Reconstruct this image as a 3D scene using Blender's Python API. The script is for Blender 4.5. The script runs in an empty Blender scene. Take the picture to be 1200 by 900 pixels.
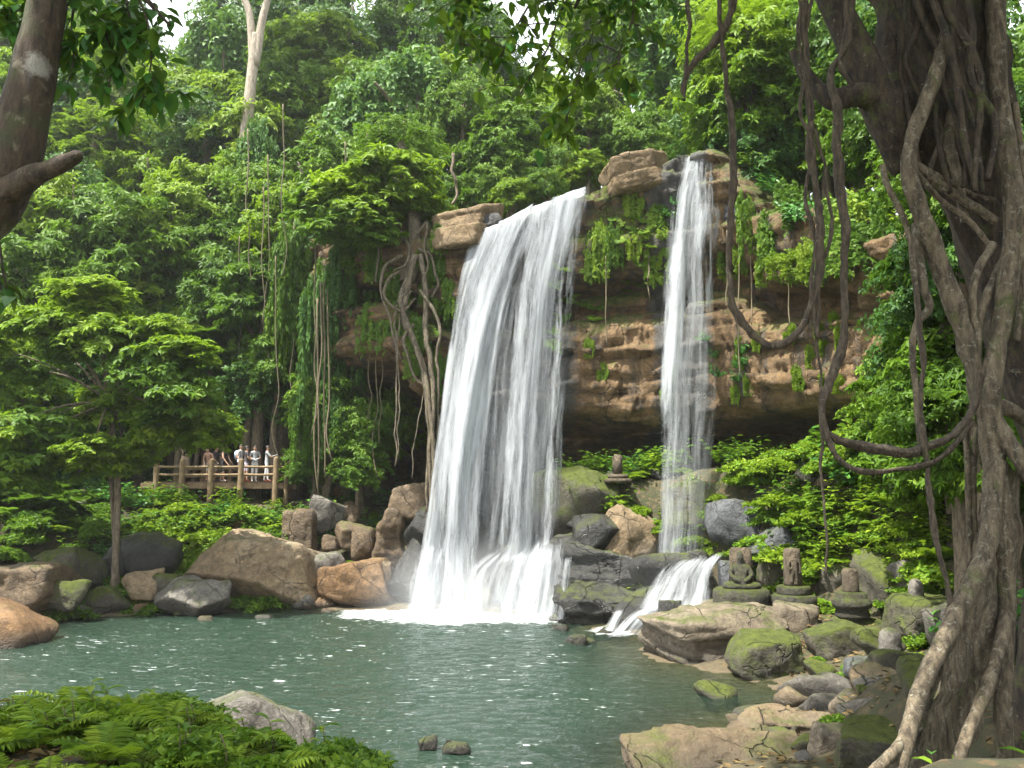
import bpy, bmesh, math, random
import numpy as np
from mathutils import Vector, Matrix, Euler

# ------------------------------------------------------------------ camera, sky, sun, exposure
sc = bpy.context.scene
COL = sc.collection
R = math.radians
PITCH = R(8.4); FPX = 950.0; EYE = np.array((0.0, 0.0, 4.0))
cam = bpy.data.objects.new('camera', bpy.data.cameras.new('camera'))
COL.objects.link(cam); sc.camera = cam
cam.location = EYE; cam.rotation_euler = (math.pi/2 + PITCH, 0, 0)
cam.data.sensor_width = 36; cam.data.lens = FPX/1200*36
cam.data.clip_start = 0.05; cam.data.clip_end = 3000

SUN_EL, SUN_AZ = R(66), R(-124)          # azimuth: clockwise from +Y; the sun stands to the west, a little behind the camera
w = bpy.data.worlds.new('World'); sc.world = w; w.use_nodes = True
nt = w.node_tree; nt.nodes.clear()
out = nt.nodes.new('ShaderNodeOutputWorld'); bg = nt.nodes.new('ShaderNodeBackground')
sky = nt.nodes.new('ShaderNodeTexSky'); sky.sky_type = 'NISHITA'; sky.sun_disc = False
sky.sun_elevation = SUN_EL; sky.sun_rotation = SUN_AZ; sky.dust_density = 3.0; sky.air_density = 1.0
hs = nt.nodes.new('ShaderNodeHueSaturation'); hs.inputs['Saturation'].default_value = 0.2
bg.inputs['Strength'].default_value = 0.14
veil = nt.nodes.new('ShaderNodeMix'); veil.data_type = 'RGBA'; veil.inputs[0].default_value = 0.5; veil.inputs[7].default_value = (6.2, 6.5, 6.8, 1)   # thin bright overcast, even over the whole sky
nt.links.new(sky.outputs[0], hs.inputs['Color']); nt.links.new(hs.outputs[0], veil.inputs[6]); nt.links.new(veil.outputs[2], bg.inputs[0]); nt.links.new(bg.outputs[0], out.inputs[0])

sl = bpy.data.lights.new('sun', 'SUN'); sl.energy = 5.0; sl.angle = R(0.8); sl.color = (1, 0.95, 0.86)
sun = bpy.data.objects.new('sun', sl); COL.objects.link(sun)
to_sun = Vector((math.sin(SUN_AZ)*math.cos(SUN_EL), math.cos(SUN_AZ)*math.cos(SUN_EL), math.sin(SUN_EL)))
sun.rotation_euler = to_sun.to_track_quat('Z', 'Y').to_euler(); sun.location = (-30, -8, 60)

vs = sc.view_settings; vs.view_transform = 'Standard'; vs.look = 'None'; vs.gamma = 1; vs.use_curve_mapping = False
vs.exposure = 1.66
cy = sc.cycles
cy.use_denoising = True
cy.max_bounces = 8; cy.diffuse_bounces = 3; cy.glossy_bounces = 3; cy.transmission_bounces = 5; cy.transparent_max_bounces = 24
cy.use_adaptive_sampling = True; cy.adaptive_threshold = 0.02
cy.sample_clamp_indirect = 6; cy.volume_bounces = 2

# ------------------------------------------------------------------ helpers
rnd = random.Random(7)
def RG(seed): return np.random.default_rng(seed)

def P(px, py, Y):
    """pixel of the photograph -> world point at depth Y"""
    u = (px-600)/FPX; v = (450-py)/FPX
    d = np.array((u, math.cos(PITCH)-v*math.sin(PITCH), math.sin(PITCH)+v*math.cos(PITCH)))
    return EYE + d*(Y/d[1])
def G(px, py, z=0.0):
    u = (px-600)/FPX; v = (450-py)/FPX
    d = np.array((u, math.cos(PITCH)-v*math.sin(PITCH), math.sin(PITCH)+v*math.cos(PITCH)))
    return EYE + d*((z-EYE[2])/d[2])

def _hash(ix, iy, iz, seed):
    h = (ix.astype(np.int64)*374761393 + iy.astype(np.int64)*668265263 + iz.astype(np.int64)*2147483647 + seed*1274126177) & 0xffffffff
    h = ((h ^ (h >> 13))*1274126177) & 0xffffffff
    h = ((h ^ (h >> 16))*2246822519) & 0xffffffff
    return ((h ^ (h >> 15)) & 0xffffff)/float(0xffffff)
def vnoise(p, seed=0):
    p = np.asarray(p, float); i = np.floor(p); f = p-i; u = f*f*f*(f*(f*6-15)+10)
    ix, iy, iz = i[..., 0], i[..., 1], i[..., 2]
    r = 0
    for a in (0, 1):
        wx = u[..., 0] if a else 1-u[..., 0]
        for b in (0, 1):
            wy = u[..., 1] if b else 1-u[..., 1]
            for c in (0, 1):
                wz = u[..., 2] if c else 1-u[..., 2]
                r = r + wx*wy*wz*_hash(ix+a, iy+b, iz+c, seed)
    return r*2-1
def fbm(p, seed=0, octv=4, gain=0.5):
    a, s, t = 1.0, 0, 0
    p = np.asarray(p, float)
    for k in range(octv):
        s = s + a*vnoise(p*(2.03**k)+k*17.3, seed+k); t += a; a *= gain
    return s/t
def sstep(a, b, x):
    t = np.clip((x-a)/(b-a), 0, 1); return t*t*(3-2*t)
def nrm(v): return v/np.maximum(np.linalg.norm(v, axis=-1, keepdims=True), 1e-9)

def mesh(name, V, F, mat, smooth=False, attrs=None, uv=None):
    V = np.ascontiguousarray(V, np.float32).reshape(-1, 3)
    me = bpy.data.meshes.new(name)
    if isinstance(F, np.ndarray):
        n, k = F.shape
        me.vertices.add(len(V)); me.vertices.foreach_set('co', V.ravel())
        me.loops.add(n*k); me.loops.foreach_set('vertex_index', np.ascontiguousarray(F, np.int32).ravel())
        me.polygons.add(n); me.polygons.foreach_set('loop_start', np.arange(0, n*k, k, dtype=np.int32))
        me.update(calc_edges=True)
    else:
        me.from_pydata([tuple(v) for v in V], [], F); me.update()
    if smooth: me.polygons.foreach_set('use_smooth', np.ones(len(me.polygons), bool))
    for k, a in (attrs or {}).items():
        at = me.attributes.new(k, 'FLOAT', 'POINT'); at.data.foreach_set('value', np.ascontiguousarray(a, np.float32))
    if uv is not None:
        l = me.uv_layers.new(name='UVMap'); idx = np.zeros(len(me.loops), np.int32); me.loops.foreach_get('vertex_index', idx)
        l.data.foreach_set('uv', np.ascontiguousarray(uv[idx], np.float32).ravel())
    for m in (mat if isinstance(mat, (list, tuple)) else [mat]): me.materials.append(m)
    return me

def link(name, me, parent=None, loc=(0, 0, 0), rot=(0, 0, 0), scale=(1, 1, 1)):
    o = bpy.data.objects.new(name, me); COL.objects.link(o)
    o.location = loc; o.rotation_euler = rot
    o.scale = scale if hasattr(scale, '__len__') else (scale,)*3
    if parent: o.parent = parent
    return o
def tag(o, label=None, cat=None, group=None, kind=None):
    if label: o['label'] = label
    if cat: o['category'] = cat
    if group: o['group'] = group
    if kind: o['kind'] = kind
    return o
def thing(name, label, cat, loc=(0, 0, 0), group=None, rz=0.0):
    o = bpy.data.objects.new(name, None); COL.objects.link(o); o.location = loc; o.rotation_euler = (0, 0, rz)
    o.empty_display_size = 0.2
    return tag(o, label, cat, group)
def part(name, V, F, mat, parent, **k):
    """world-space vertices as a child of an unrotated Empty"""
    return link(name, mesh(name, np.asarray(V)-np.array(parent.location), F, mat, **k), parent)
def copy_tree(o, parent=None):
    c = o.copy(); COL.objects.link(c); c.parent = parent
    for ch in list(o.children): copy_tree(ch, c)
    return c

def spline(pts, n):
    pts = np.asarray(pts, float); m = len(pts)
    if m == 2: return pts[0] + (pts[1]-pts[0])*np.linspace(0, 1, n)[:, None]
    e = np.vstack([2*pts[0]-pts[1], pts, 2*pts[-1]-pts[-2]])
    t = np.linspace(0, m-1-1e-6, n); i = t.astype(int); f = (t-i)[:, None]
    a, b, c, d = e[i], e[i+1], e[i+2], e[i+3]
    return 0.5*((2*b)+(-a+c)*f+(2*a-5*b+4*c-d)*f*f+(-a+3*b-3*c+d)*f**3)

def tube(pts, rad, n=24, sides=8, seed=0, rough=0.0, flute=0, wob=0.0):
    """tapered tube along a smooth path, knobbly if rough; closed ends"""
    c = spline(pts, n); r = np.interp(np.linspace(0, 1, n), np.linspace(0, 1, len(rad)), rad)
    if wob: c = c + wob*np.stack([fbm(c*1.3, seed+s*9, 2) for s in range(3)], -1)
    t = nrm(np.gradient(c, axis=0))
    up = np.array((0.13, 0.97, 0.2)); a = nrm(np.cross(t, up)); b = np.cross(t, a)
    th = np.linspace(0, 2*math.pi, sides, endpoint=False)
    dirs = a[:, None]*np.cos(th)[None, :, None] + b[:, None]*np.sin(th)[None, :, None]
    rr = r[:, None]*np.ones(sides)
    if flute: rr = rr*(1+0.16*np.sin(th*flute+seed)[None]*(0.6+0.4*np.sin(np.linspace(0, 5, n)+seed))[:, None]+0.1*np.sin(th*(flute+3)+1.7*np.linspace(0, 3, n)[:, None]))
    V = c[:, None]+dirs*rr[..., None]
    if rough:
        q = V/np.maximum(np.mean(r)*1.6, 1e-3)
        V = V + dirs*(rr*rough*fbm(q*np.array((1, 1, 0.6)), seed, 3))[..., None]
    V = V.reshape(-1, 3)
    i = np.arange(n-1)[:, None]*sides; j = np.arange(sides)[None]; j2 = (j+1) % sides
    F = np.stack([i+j, i+j2, i+sides+j2, i+sides+j], -1).reshape(-1, 4)
    k = len(V); V = np.vstack([V, c[0], c[-1]])
    cap = np.concatenate([np.stack([0*j[0]+k, j2[0], j[0], 0*j[0]+k], -1), np.stack([0*j[0]+k+1, (n-1)*sides+j[0], (n-1)*sides+j2[0], 0*j[0]+k+1], -1)])
    fl = [tuple(f) for f in F.tolist()] + [tuple(f[:3]) for f in cap.tolist()]
    return V, fl
def join(chunks):
    V, F, o = [], [], 0
    for v, f in chunks:
        V.append(v); F += [tuple(i+o for i in q) for q in (f.tolist() if isinstance(f, np.ndarray) else f)]; o += len(v)
    return np.vstack(V), F
def boxm(sx, sy, sz, bev=0.02):
    bm = bmesh.new(); bmesh.ops.create_cube(bm, size=1)
    for v in bm.verts: v.co = (v.co.x*sx, v.co.y*sy, v.co.z*sz)
    if bev: bmesh.ops.bevel(bm, geom=bm.edges[:], offset=bev, segments=2, affect='EDGES')
    V = np.array([v.co[:] for v in bm.verts]); F = [tuple(v.index for v in f.verts) for f in bm.faces]; bm.free()
    return V, F
def lathe(prof, sides=28):
    prof = np.array(prof, float); n = len(prof); th = np.linspace(0, 2*math.pi, sides, endpoint=False)
    V = np.stack([prof[:, 0, None]*np.cos(th), prof[:, 0, None]*np.sin(th), prof[:, 1, None]+0*th], -1).reshape(-1, 3)
    i = np.arange(n-1)[:, None]*sides; j = np.arange(sides)[None]; j2 = (j+1) % sides
    return V, np.stack([i+j, i+j2, i+sides+j2, i+sides+j], -1).reshape(-1, 4)

# ------------------------------------------------------------------ materials
class NB:
    def __init__(s, name):
        s.m = bpy.data.materials.new(name); s.m.use_nodes = True; s.t = s.m.node_tree; s.t.nodes.clear()
        s.o = s.t.nodes.new('ShaderNodeOutputMaterial')
    def n(s, typ, ins=None, **kw):
        d = s.t.nodes.new(typ)
        for k, v in kw.items(): setattr(d, k, v)
        for k, v in (ins or {}).items():
            if hasattr(v, 'is_linked') or isinstance(v, bpy.types.NodeSocket): s.t.links.new(v, d.inputs[k])
            else: d.inputs[k].default_value = v
        return d
    def noise(s, vec, scale, detail=5, rough=0.6, dist=0.0):
        d = s.n('ShaderNodeTexNoise', {'Scale': scale, 'Detail': detail, 'Roughness': rough, 'Distortion': dist})
        if vec is not None: s.t.links.new(vec, d.inputs['Vector'])
        return d.outputs[0]
    def ramp(s, fac, stops):
        d = s.n('ShaderNodeValToRGB', {'Fac': fac}); e = d.color_ramp.elements
        while len(e) < len(stops): e.new(0.5)
        for x, (p, c) in zip(e, stops): x.position = p; x.color = (*c, 1) if len(c) == 3 else c
        return d.outputs[0]
    def math(s, op, a, b=0.0, c=0.0, clamp=False):
        d = s.n('ShaderNodeMath', {0: a, 1: b, 2: c}, operation=op, use_clamp=clamp); return d.outputs[0]
    def mix(s, f, a, b, blend='MIX'):
        d = s.n('ShaderNodeMix', {0: f}, data_type='RGBA', blend_type=blend)
        for k, v in ((6, a), (7, b)):
            if isinstance(v, bpy.types.NodeSocket): s.t.links.new(v, d.inputs[k])
            else: d.inputs[k].default_value = (*v, 1)
        return d.outputs[2]
    def maprange(s, v, a, b, c=0.0, d=1.0):
        return s.n('ShaderNodeMapRange', {0: v, 1: a, 2: b, 3: c, 4: d}, clamp=True).outputs[0]
    def bump(s, h, strength=0.5, dist=0.05, normal=None):
        d = s.n('ShaderNodeBump', {'Height': h, 'Strength': strength, 'Distance': dist})
        if normal is not None: s.t.links.new(normal, d.inputs['Normal'])
        return d.outputs[0]
    def done(s, sh): s.t.links.new(sh, s.o.inputs[0]); return s.m
    def mapping(s, vec, scale):
        return s.n('ShaderNodeMapping', {'Vector': vec, 'Scale': scale}).outputs[0]

def leaf_mat(name, c0, c1, c2, trans=0.32, rough=0.42, tint=(0.35, 0.55, 0.06)):
    b = NB(name)
    a = b.n('ShaderNodeAttribute', attribute_name='rnd').outputs['Fac']
    oi = b.n('ShaderNodeObjectInfo').outputs['Random']
    f = b.math('ADD', b.math('MULTIPLY', a, 0.72), b.math('MULTIPLY', oi, 0.28), clamp=True)
    c0, c1, c2 = ((c[0]*1.04, c[1]*1.15, c[2]*1.1) for c in (c0, c1, c2))
    col = b.ramp(f, [(0.05, c0), (0.5, c1), (0.95, c2)])
    p = b.n('ShaderNodeBsdfPrincipled', {'Base Color': col, 'Roughness': rough+0.08, 'Specular IOR Level': 0.16})
    tcol = b.mix(0.5, col, tint, 'MIX')
    t = b.n('ShaderNodeBsdfTranslucent', {'Color': b.mix(1.0, tcol, (0.62, 0.72, 0.5), 'MULTIPLY')})
    m = b.n('ShaderNodeMixShader', {0: trans}); b.t.links.new(p.outputs[0], m.inputs[1]); b.t.links.new(t.outputs[0], m.inputs[2])
    return b.done(m.outputs[0])

def rock_mat(name, c0, c1, c2, moss=0.5, wet=True, mossc=((0.025, 0.036, 0.005), (0.085, 0.105, 0.012)), scale=1.0, bands=0.0, rough=0.75, darkstreak=0.0):
    b = NB(name); c0, c1, c2 = (tuple(x*0.8 for x in c) for c in (c0, c1, c2))
    geo = b.n('ShaderNodeNewGeometry'); pos = geo.outputs['Position']
    n1 = b.noise(pos, 0.55*scale, 6, 0.62, 0.4); n2 = b.noise(pos, 3.1*scale, 6, 0.7); n3 = b.noise(pos, 14*scale, 5, 0.75)
    col = b.ramp(n1, [(0.3, c0), (0.5, c1), (0.7, c2)])
    col = b.mix(b.maprange(n2, 0.42, 0.66, 0, 0.85), col, tuple(x*0.42 for x in c0))
    lich = b.maprange(b.noise(pos, 5.5*scale, 4, 0.65, 1.0), 0.6, 0.67, 0, 0.45)
    col = b.mix(lich, col, tuple(min(0.5, x*1.7+0.04) for x in c1))
    col = b.mix(b.maprange(n3, 0.40, 0.68, 0, 0.75), col, tuple(x*0.38 for x in c1))
    col = b.mix(b.maprange(b.noise(pos, 28*scale, 4, 0.8), 0.58, 0.70, 0, 0.5), col, tuple(min(0.5, x*1.5+0.03) for x in c2))
    if bands:
        wv = b.noise(b.mapping(pos, (0.25, 0.25, 3.2)), 1.3, 5, 0.7, 0.6)
        col = b.mix(b.maprange(wv, 0.45, 0.68, 0, bands), col, tuple(x*0.4 for x in c0))
    if darkstreak:
        st = b.noise(b.mapping(pos, (1.4, 1.4, 0.13)), 1.0, 4, 0.6, 0.2)
        col = b.mix(b.maprange(st, 0.5, 0.66, 0, darkstreak), col, (0.025, 0.024, 0.02))
    if name == 'cliff':                                           # rock soaked by the falls is dark grey
        wa = b.n('ShaderNodeAttribute', attribute_name='wet').outputs['Fac']
        col = b.mix(b.maprange(b.math('ADD', wa, b.math('MULTIPLY', b.math('SUBTRACT', n2, 0.5), 1.4)), 0.35, 0.75, 0, 0.88), col, b.mix(n3, (0.02, 0.021, 0.02), (0.075, 0.078, 0.075)))
    vor = b.n('ShaderNodeTexVoronoi', {'Vector': b.n('ShaderNodeVectorMath', {0: pos, 1: b.n('ShaderNodeVectorMath', {0: b.n('ShaderNodeTexNoise', {'Vector': pos, 'Scale': 2.4, 'Detail': 4.0}).outputs[1], 'Scale': 0.28}, operation='SCALE').outputs[0]}, operation='ADD').outputs[0], 'Scale': 0.75*scale}, feature='DISTANCE_TO_EDGE').outputs[0]
    crack = b.math('MULTIPLY', b.maprange(vor, 0.0, 0.012, 1, 0), b.maprange(b.noise(pos, 0.7*scale, 3, 0.6), 0.42, 0.55))
    col = b.mix(b.math('MULTIPLY', crack, 0.65), col, (0.012, 0.011, 0.009))
    ro = b.maprange(n3, 0.3, 0.7, rough-0.15, rough+0.1)
    sep = b.n('ShaderNodeSeparateXYZ', {0: pos}).outputs[2]
    if wet:
        wt = b.maprange(b.math('ADD', sep, b.math('MULTIPLY', n2, 0.5)), 0.3, 0.75, 1, 0)
        col = b.mix(b.math('MULTIPLY', wt, 0.8), col, (0.03, 0.027, 0.021)); ro = b.math('SUBTRACT', ro, b.math('MULTIPLY', wt, 0.35))
    if moss:
        nz = b.n('ShaderNodeSeparateXYZ', {0: geo.outputs['Normal']}).outputs[2]
        mf = b.math('ADD', b.math('MULTIPLY', nz, 0.45), b.math('MULTIPLY', b.noise(pos, 1.1*scale, 5, 0.65, 0.5), 1.3))
        if name == 'cliff': mf = b.math('ADD', mf, b.n('ShaderNodeAttribute', attribute_name='mossy').outputs['Fac'])
        mf = b.maprange(b.math('ADD', mf, b.math('MULTIPLY', b.noise(pos, 12, 4, 0.7), 0.35)), 1.32-0.72*moss, 1.66-0.72*moss)
        mcol = b.ramp(b.noise(pos, 6, 5, 0.7), [(0.3, mossc[0]), (0.7, mossc[1])])
        col = b.mix(mf, col, mcol); ro = b.math('MAXIMUM', ro, b.math('MULTIPLY', mf, 0.95))
    h = b.math('ADD', b.math('MULTIPLY', n2, 0.6), b.math('ADD', b.math('MULTIPLY', n3, 0.25), b.math('MULTIPLY', crack, -0.5)))
    fine = b.noise(pos, 45*scale, 4, 0.7)
    nb = b.bump(b.math('ADD', h, b.math('MULTIPLY', fine, 0.10)), 1.0, 0.2)
    p = b.n('ShaderNodeBsdfPrincipled', {'Base Color': col, 'Roughness': ro, 'Normal': nb, 'Specular IOR Level': 0.4})
    return b.done(p.outputs[0])

def bark_mat(name, c0, c1, lichen=0.5, moss=0.3, scale=1.0):
    b = NB(name); scale *= 1.5
    pos = b.n('ShaderNodeTexCoord').outputs['Object']
    a = b.noise(b.mapping(pos, (1, 1, 0.28)), 9*scale, 6, 0.7, 0.3); n2 = b.noise(pos, 2.2*scale, 5, 0.65, 0.6)
    col = b.mix(b.maprange(a, 0.40, 0.62), c0, c1); col = b.mix(b.maprange(b.noise(pos, 40*scale, 4, 0.8), 0.45, 0.65, 0, 0.6), col, tuple(x*0.45 for x in c1))
    lf = b.maprange(b.noise(pos, 10*scale, 5, 0.7, 0.7), 0.64-0.12*lichen, 0.76-0.12*lichen, 0, 0.65)
    col = b.mix(lf, col, (0.30, 0.29, 0.22))
    mf = b.maprange(n2, 0.66-0.2*moss, 0.78-0.2*moss, 0, 0.85)
    col = b.mix(mf, col, b.ramp(b.noise(pos, 20, 3), [(0.3, (0.03, 0.045, 0.008)), (0.7, (0.09, 0.11, 0.02))]))
    h = b.math('ADD', a, b.math('MULTIPLY', b.noise(pos, 34*scale, 4, 0.7), 0.35))
    p = b.n('ShaderNodeBsdfPrincipled', {'Base Color': col, 'Roughness': 0.85, 'Normal': b.bump(h, 0.8, 0.05)})
    return b.done(p.outputs[0])

def plain(name, c, rough=0.7, var=0.25, scale=8, bump=0.2):
    b = NB(name); pos = b.n('ShaderNodeTexCoord').outputs['Object']; n = b.noise(pos, scale, 5, 0.65)
    col = b.mix(b.maprange(n, 0.3, 0.7), tuple(x*(1-var) for x in c), tuple(min(1, x*(1+var)) for x in c))
    return b.done(b.n('ShaderNodeBsdfPrincipled', {'Base Color': col, 'Roughness': rough, 'Normal': b.bump(n, bump, 0.02)}).outputs[0])

M = {}
M['leaf_mid'] = leaf_mat('leaf_mid', (0.028, 0.064, 0.006), (0.070, 0.128, 0.010), (0.145, 0.205, 0.018))
M['leaf_lime'] = leaf_mat('leaf_lime', (0.062, 0.115, 0.008), (0.13, 0.195, 0.012), (0.225, 0.27, 0.022), 0.40, tint=(0.45, 0.6, 0.05))
M['leaf_dark'] = leaf_mat('leaf_dark', (0.014, 0.040, 0.008), (0.032, 0.080, 0.014), (0.068, 0.135, 0.022), 0.25, 0.38)
M['leaf_olive'] = leaf_mat('leaf_olive', (0.05, 0.075, 0.012), (0.10, 0.14, 0.02), (0.19, 0.20, 0.035), 0.3, tint=(0.5, 0.5, 0.06))
M['leaf_vine'] = leaf_mat('leaf_vine', (0.028, 0.065, 0.014), (0.06, 0.125, 0.024), (0.12, 0.20, 0.045), 0.28)
M['leaf_fern'] = leaf_mat('leaf_fern', (0.05, 0.115, 0.012), (0.115, 0.20, 0.018), (0.23, 0.29, 0.028), 0.36, tint=(0.5, 0.6, 0.05))
M['leaf_brown'] = leaf_mat('leaf_brown', (0.08, 0.045, 0.015), (0.14, 0.085, 0.03), (0.2, 0.14, 0.05), 0.2, 0.6, tint=(0.4, 0.25, 0.08))
M['leaf_gloss'] = leaf_mat('leaf_gloss', (0.015, 0.055, 0.012), (0.035, 0.105, 0.02), (0.075, 0.18, 0.03), 0.24, 0.28)
M['bark_fig'] = bark_mat('bark_fig', (0.012, 0.009, 0.006), (0.075, 0.054, 0.032), 0.3, 0.55)
M['bark_root'] = bark_mat('bark_root', (0.036, 0.027, 0.016), (0.18, 0.142, 0.09), 0.75, 0.4)
M['bark_brown'] = bark_mat('bark_brown', (0.03, 0.022, 0.015), (0.11, 0.08, 0.05), 0.3, 0.4, 1.5)
M['bark_pale'] = bark_mat('bark_pale', (0.22, 0.18, 0.135), (0.42, 0.36, 0.28), 0.5, 0.1, 0.7)
M['bark_mid'] = bark_mat('bark_mid', (0.07, 0.052, 0.035), (0.2, 0.155, 0.10), 0.4, 0.3)
M['liana'] = bark_mat('liana', (0.03, 0.022, 0.015), (0.12, 0.092, 0.06), 0.3, 0.2, 2.0)
M['vine_stem'] = plain('vine_stem', (0.11, 0.09, 0.05), 0.85, 0.4)
M['cliff'] = rock_mat('cliff', (0.14, 0.083, 0.034), (0.28, 0.17, 0.07), (0.36, 0.245, 0.125), 0.40, False, bands=0.75, scale=0.9, darkstreak=0.92)
M['cap'] = rock_mat('cap', (0.19, 0.125, 0.055), (0.30, 0.205, 0.10), (0.35, 0.265, 0.155), 0.25, False, bands=0.3)
M['rock_tan'] = rock_mat('rock_tan', (0.20, 0.14, 0.075), (0.34, 0.245, 0.135), (0.40, 0.33, 0.235), 0.15, True, bands=0.25)
M['rock_brown'] = rock_mat('rock_brown', (0.10, 0.068, 0.036), (0.19, 0.13, 0.07), (0.25, 0.185, 0.11), 0.22, True, rough=0.6)
M['rock_orange'] = rock_mat('rock_orange', (0.15, 0.08, 0.032), (0.26, 0.145, 0.058), (0.30, 0.20, 0.11), 0.12, True)
M['rock_grey'] = rock_mat('rock_grey', (0.11, 0.10, 0.082), (0.21, 0.19, 0.16), (0.31, 0.29, 0.25), 0.25, True)
M['rock_moss'] = rock_mat('rock_moss', (0.07, 0.06, 0.045), (0.13, 0.115, 0.085), (0.21, 0.185, 0.14), 0.78, True)
M['rock_wet'] = rock_mat('rock_wet', (0.022, 0.022, 0.019), (0.05, 0.05, 0.044), (0.095, 0.095, 0.085), 0.3, True, rough=0.38, bands=0.4)
M['rock_slate'] = rock_mat('rock_slate', (0.06, 0.065, 0.068), (0.115, 0.122, 0.13), (0.18, 0.19, 0.2), 0.3, True)
M['rock_terrace'] = rock_mat('rock_terrace', (0.16, 0.125, 0.08), (0.28, 0.225, 0.155), (0.37, 0.32, 0.25), 0.28, True, bands=0.35)
M['statue'] = rock_mat('statue', (0.11, 0.085, 0.055), (0.20, 0.155, 0.095), (0.27, 0.21, 0.14), 0.22, False, scale=3.0)
M['statue_moss'] = rock_mat('statue_moss', (0.055, 0.052, 0.035), (0.10, 0.095, 0.065), (0.15, 0.14, 0.10), 0.6, False, scale=3.0)
M['wood'] = plain('wood', (0.185, 0.13, 0.07), 0.85, 0.45, 5)
M['wood_deck'] = plain('wood_deck', (0.17, 0.112, 0.066), 0.85, 0.45, 5)

# ground
b = NB('forest_floor'); pos = b.n('ShaderNodeNewGeometry').outputs['Position']
n1 = b.noise(pos, 0.8, 6, 0.65); n2 = b.noise(pos, 9, 6, 0.7)
col = b.ramp(n1, [(0.3, (0.022, 0.017, 0.009)), (0.5, (0.035, 0.034, 0.012)), (0.7, (0.055, 0.040, 0.022))])
vl = b.n('ShaderNodeTexVoronoi', {'Vector': pos, 'Scale': 9.0}); col = b.mix(b.maprange(b.n('ShaderNodeSeparateColor', {0: vl.outputs['Color']}).outputs[0], 0.55, 0.9, 0, 0.8), col, (0.10, 0.065, 0.03))
col = b.mix(b.maprange(n2, 0.45, 0.7), col, (0.03, 0.045, 0.012))
sepz = b.n('ShaderNodeSeparateXYZ', {0: pos}).outputs[2]
col = b.mix(b.maprange(sepz, -0.1, 0.35, 1, 0), col, b.ramp(n2, [(0.35, (0.06, 0.045, 0.025)), (0.7, (0.14, 0.105, 0.06))]))
M['ground'] = b.done(b.n('ShaderNodeBsdfPrincipled', {'Base Color': col, 'Roughness': 0.9, 'Normal': b.bump(n2, 0.8, 0.08)}).outputs[0])

# pool water: turbid green body whose opacity grows with depth, plus foam where the falls land
b = NB('pool_water'); geo = b.n('ShaderNodeNewGeometry'); pos = geo.outputs['Position']
dep = b.n('ShaderNodeAttribute', attribute_name='depth').outputs['Fac']; foam = b.n('ShaderNodeAttribute', attribute_name='foam').outputs['Fac']
h = b.math('ADD', b.noise(b.mapping(pos, (1, 1.5, 1)), 3.2, 3, 0.6, 0.5), b.math('MULTIPLY', b.noise(b.mapping(pos, (1, 1.4, 1)), 8.5, 3, 0.6, 0.6), 0.42))
nb = b.bump(h, 0.9, 0.15)
body = b.n('ShaderNodeBsdfDiffuse', {'Color': b.mix(b.noise(pos, 0.25, 3), (0.0135, 0.029, 0.019), (0.018, 0.036, 0.024))})
clear = b.n('ShaderNodeBsdfTransparent', {'Color': (0.62, 0.72, 0.6, 1)})
turb = b.math('MULTIPLY', b.math('SUBTRACT', 1.0, b.math('POWER', 2.718, b.math('MULTIPLY', dep, -1.7))), 0.96)
m1 = b.n('ShaderNodeMixShader', {0: turb}); b.t.links.new(clear.outputs[0], m1.inputs[1]); b.t.links.new(body.outputs[0], m1.inputs[2])
gl = b.n('ShaderNodeBsdfGlossy', {'Roughness': 0.09, 'Normal': nb, 'Color': (1, 1, 1, 1)})
fr = b.n('ShaderNodeFresnel', {'IOR': 1.33, 'Normal': nb})
m2 = b.n('ShaderNodeMixShader', {0: fr.outputs[0]}); b.t.links.new(m1.outputs[0], m2.inputs[1]); b.t.links.new(gl.outputs[0], m2.inputs[2])
ff = b.maprange(b.math('ADD', foam, b.math('MULTIPLY', b.math('SUBTRACT', b.noise(b.mapping(pos, (1, 2.2, 1)), 2.2, 6, 0.7, 1.2), 0.5), 1.3)), 0.35, 0.75)
ff = b.math('MULTIPLY', ff, b.maprange(foam, 0.02, 0.2))
glint_fleck = b.maprange(b.math('ADD', b.noise(b.mapping(pos, (1.6, 6.5, 1)), 1.5, 4, 0.6, 0.6), b.math('MULTIPLY', b.noise(pos, 0.35, 2), 0.22)), 0.775, 0.82, 0, 0.7)   # white flecks painted over the pool as sparkles of light on the ripples
ff = b.math('MAXIMUM', ff, b.math('MULTIPLY', glint_fleck, b.maprange(dep, 0.3, 1.0)))
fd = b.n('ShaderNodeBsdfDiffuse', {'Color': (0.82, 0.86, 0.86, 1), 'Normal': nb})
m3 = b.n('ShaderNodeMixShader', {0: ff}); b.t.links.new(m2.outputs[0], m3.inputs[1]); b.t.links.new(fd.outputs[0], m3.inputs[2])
M['pool'] = b.done(m3.outputs[0])

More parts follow.
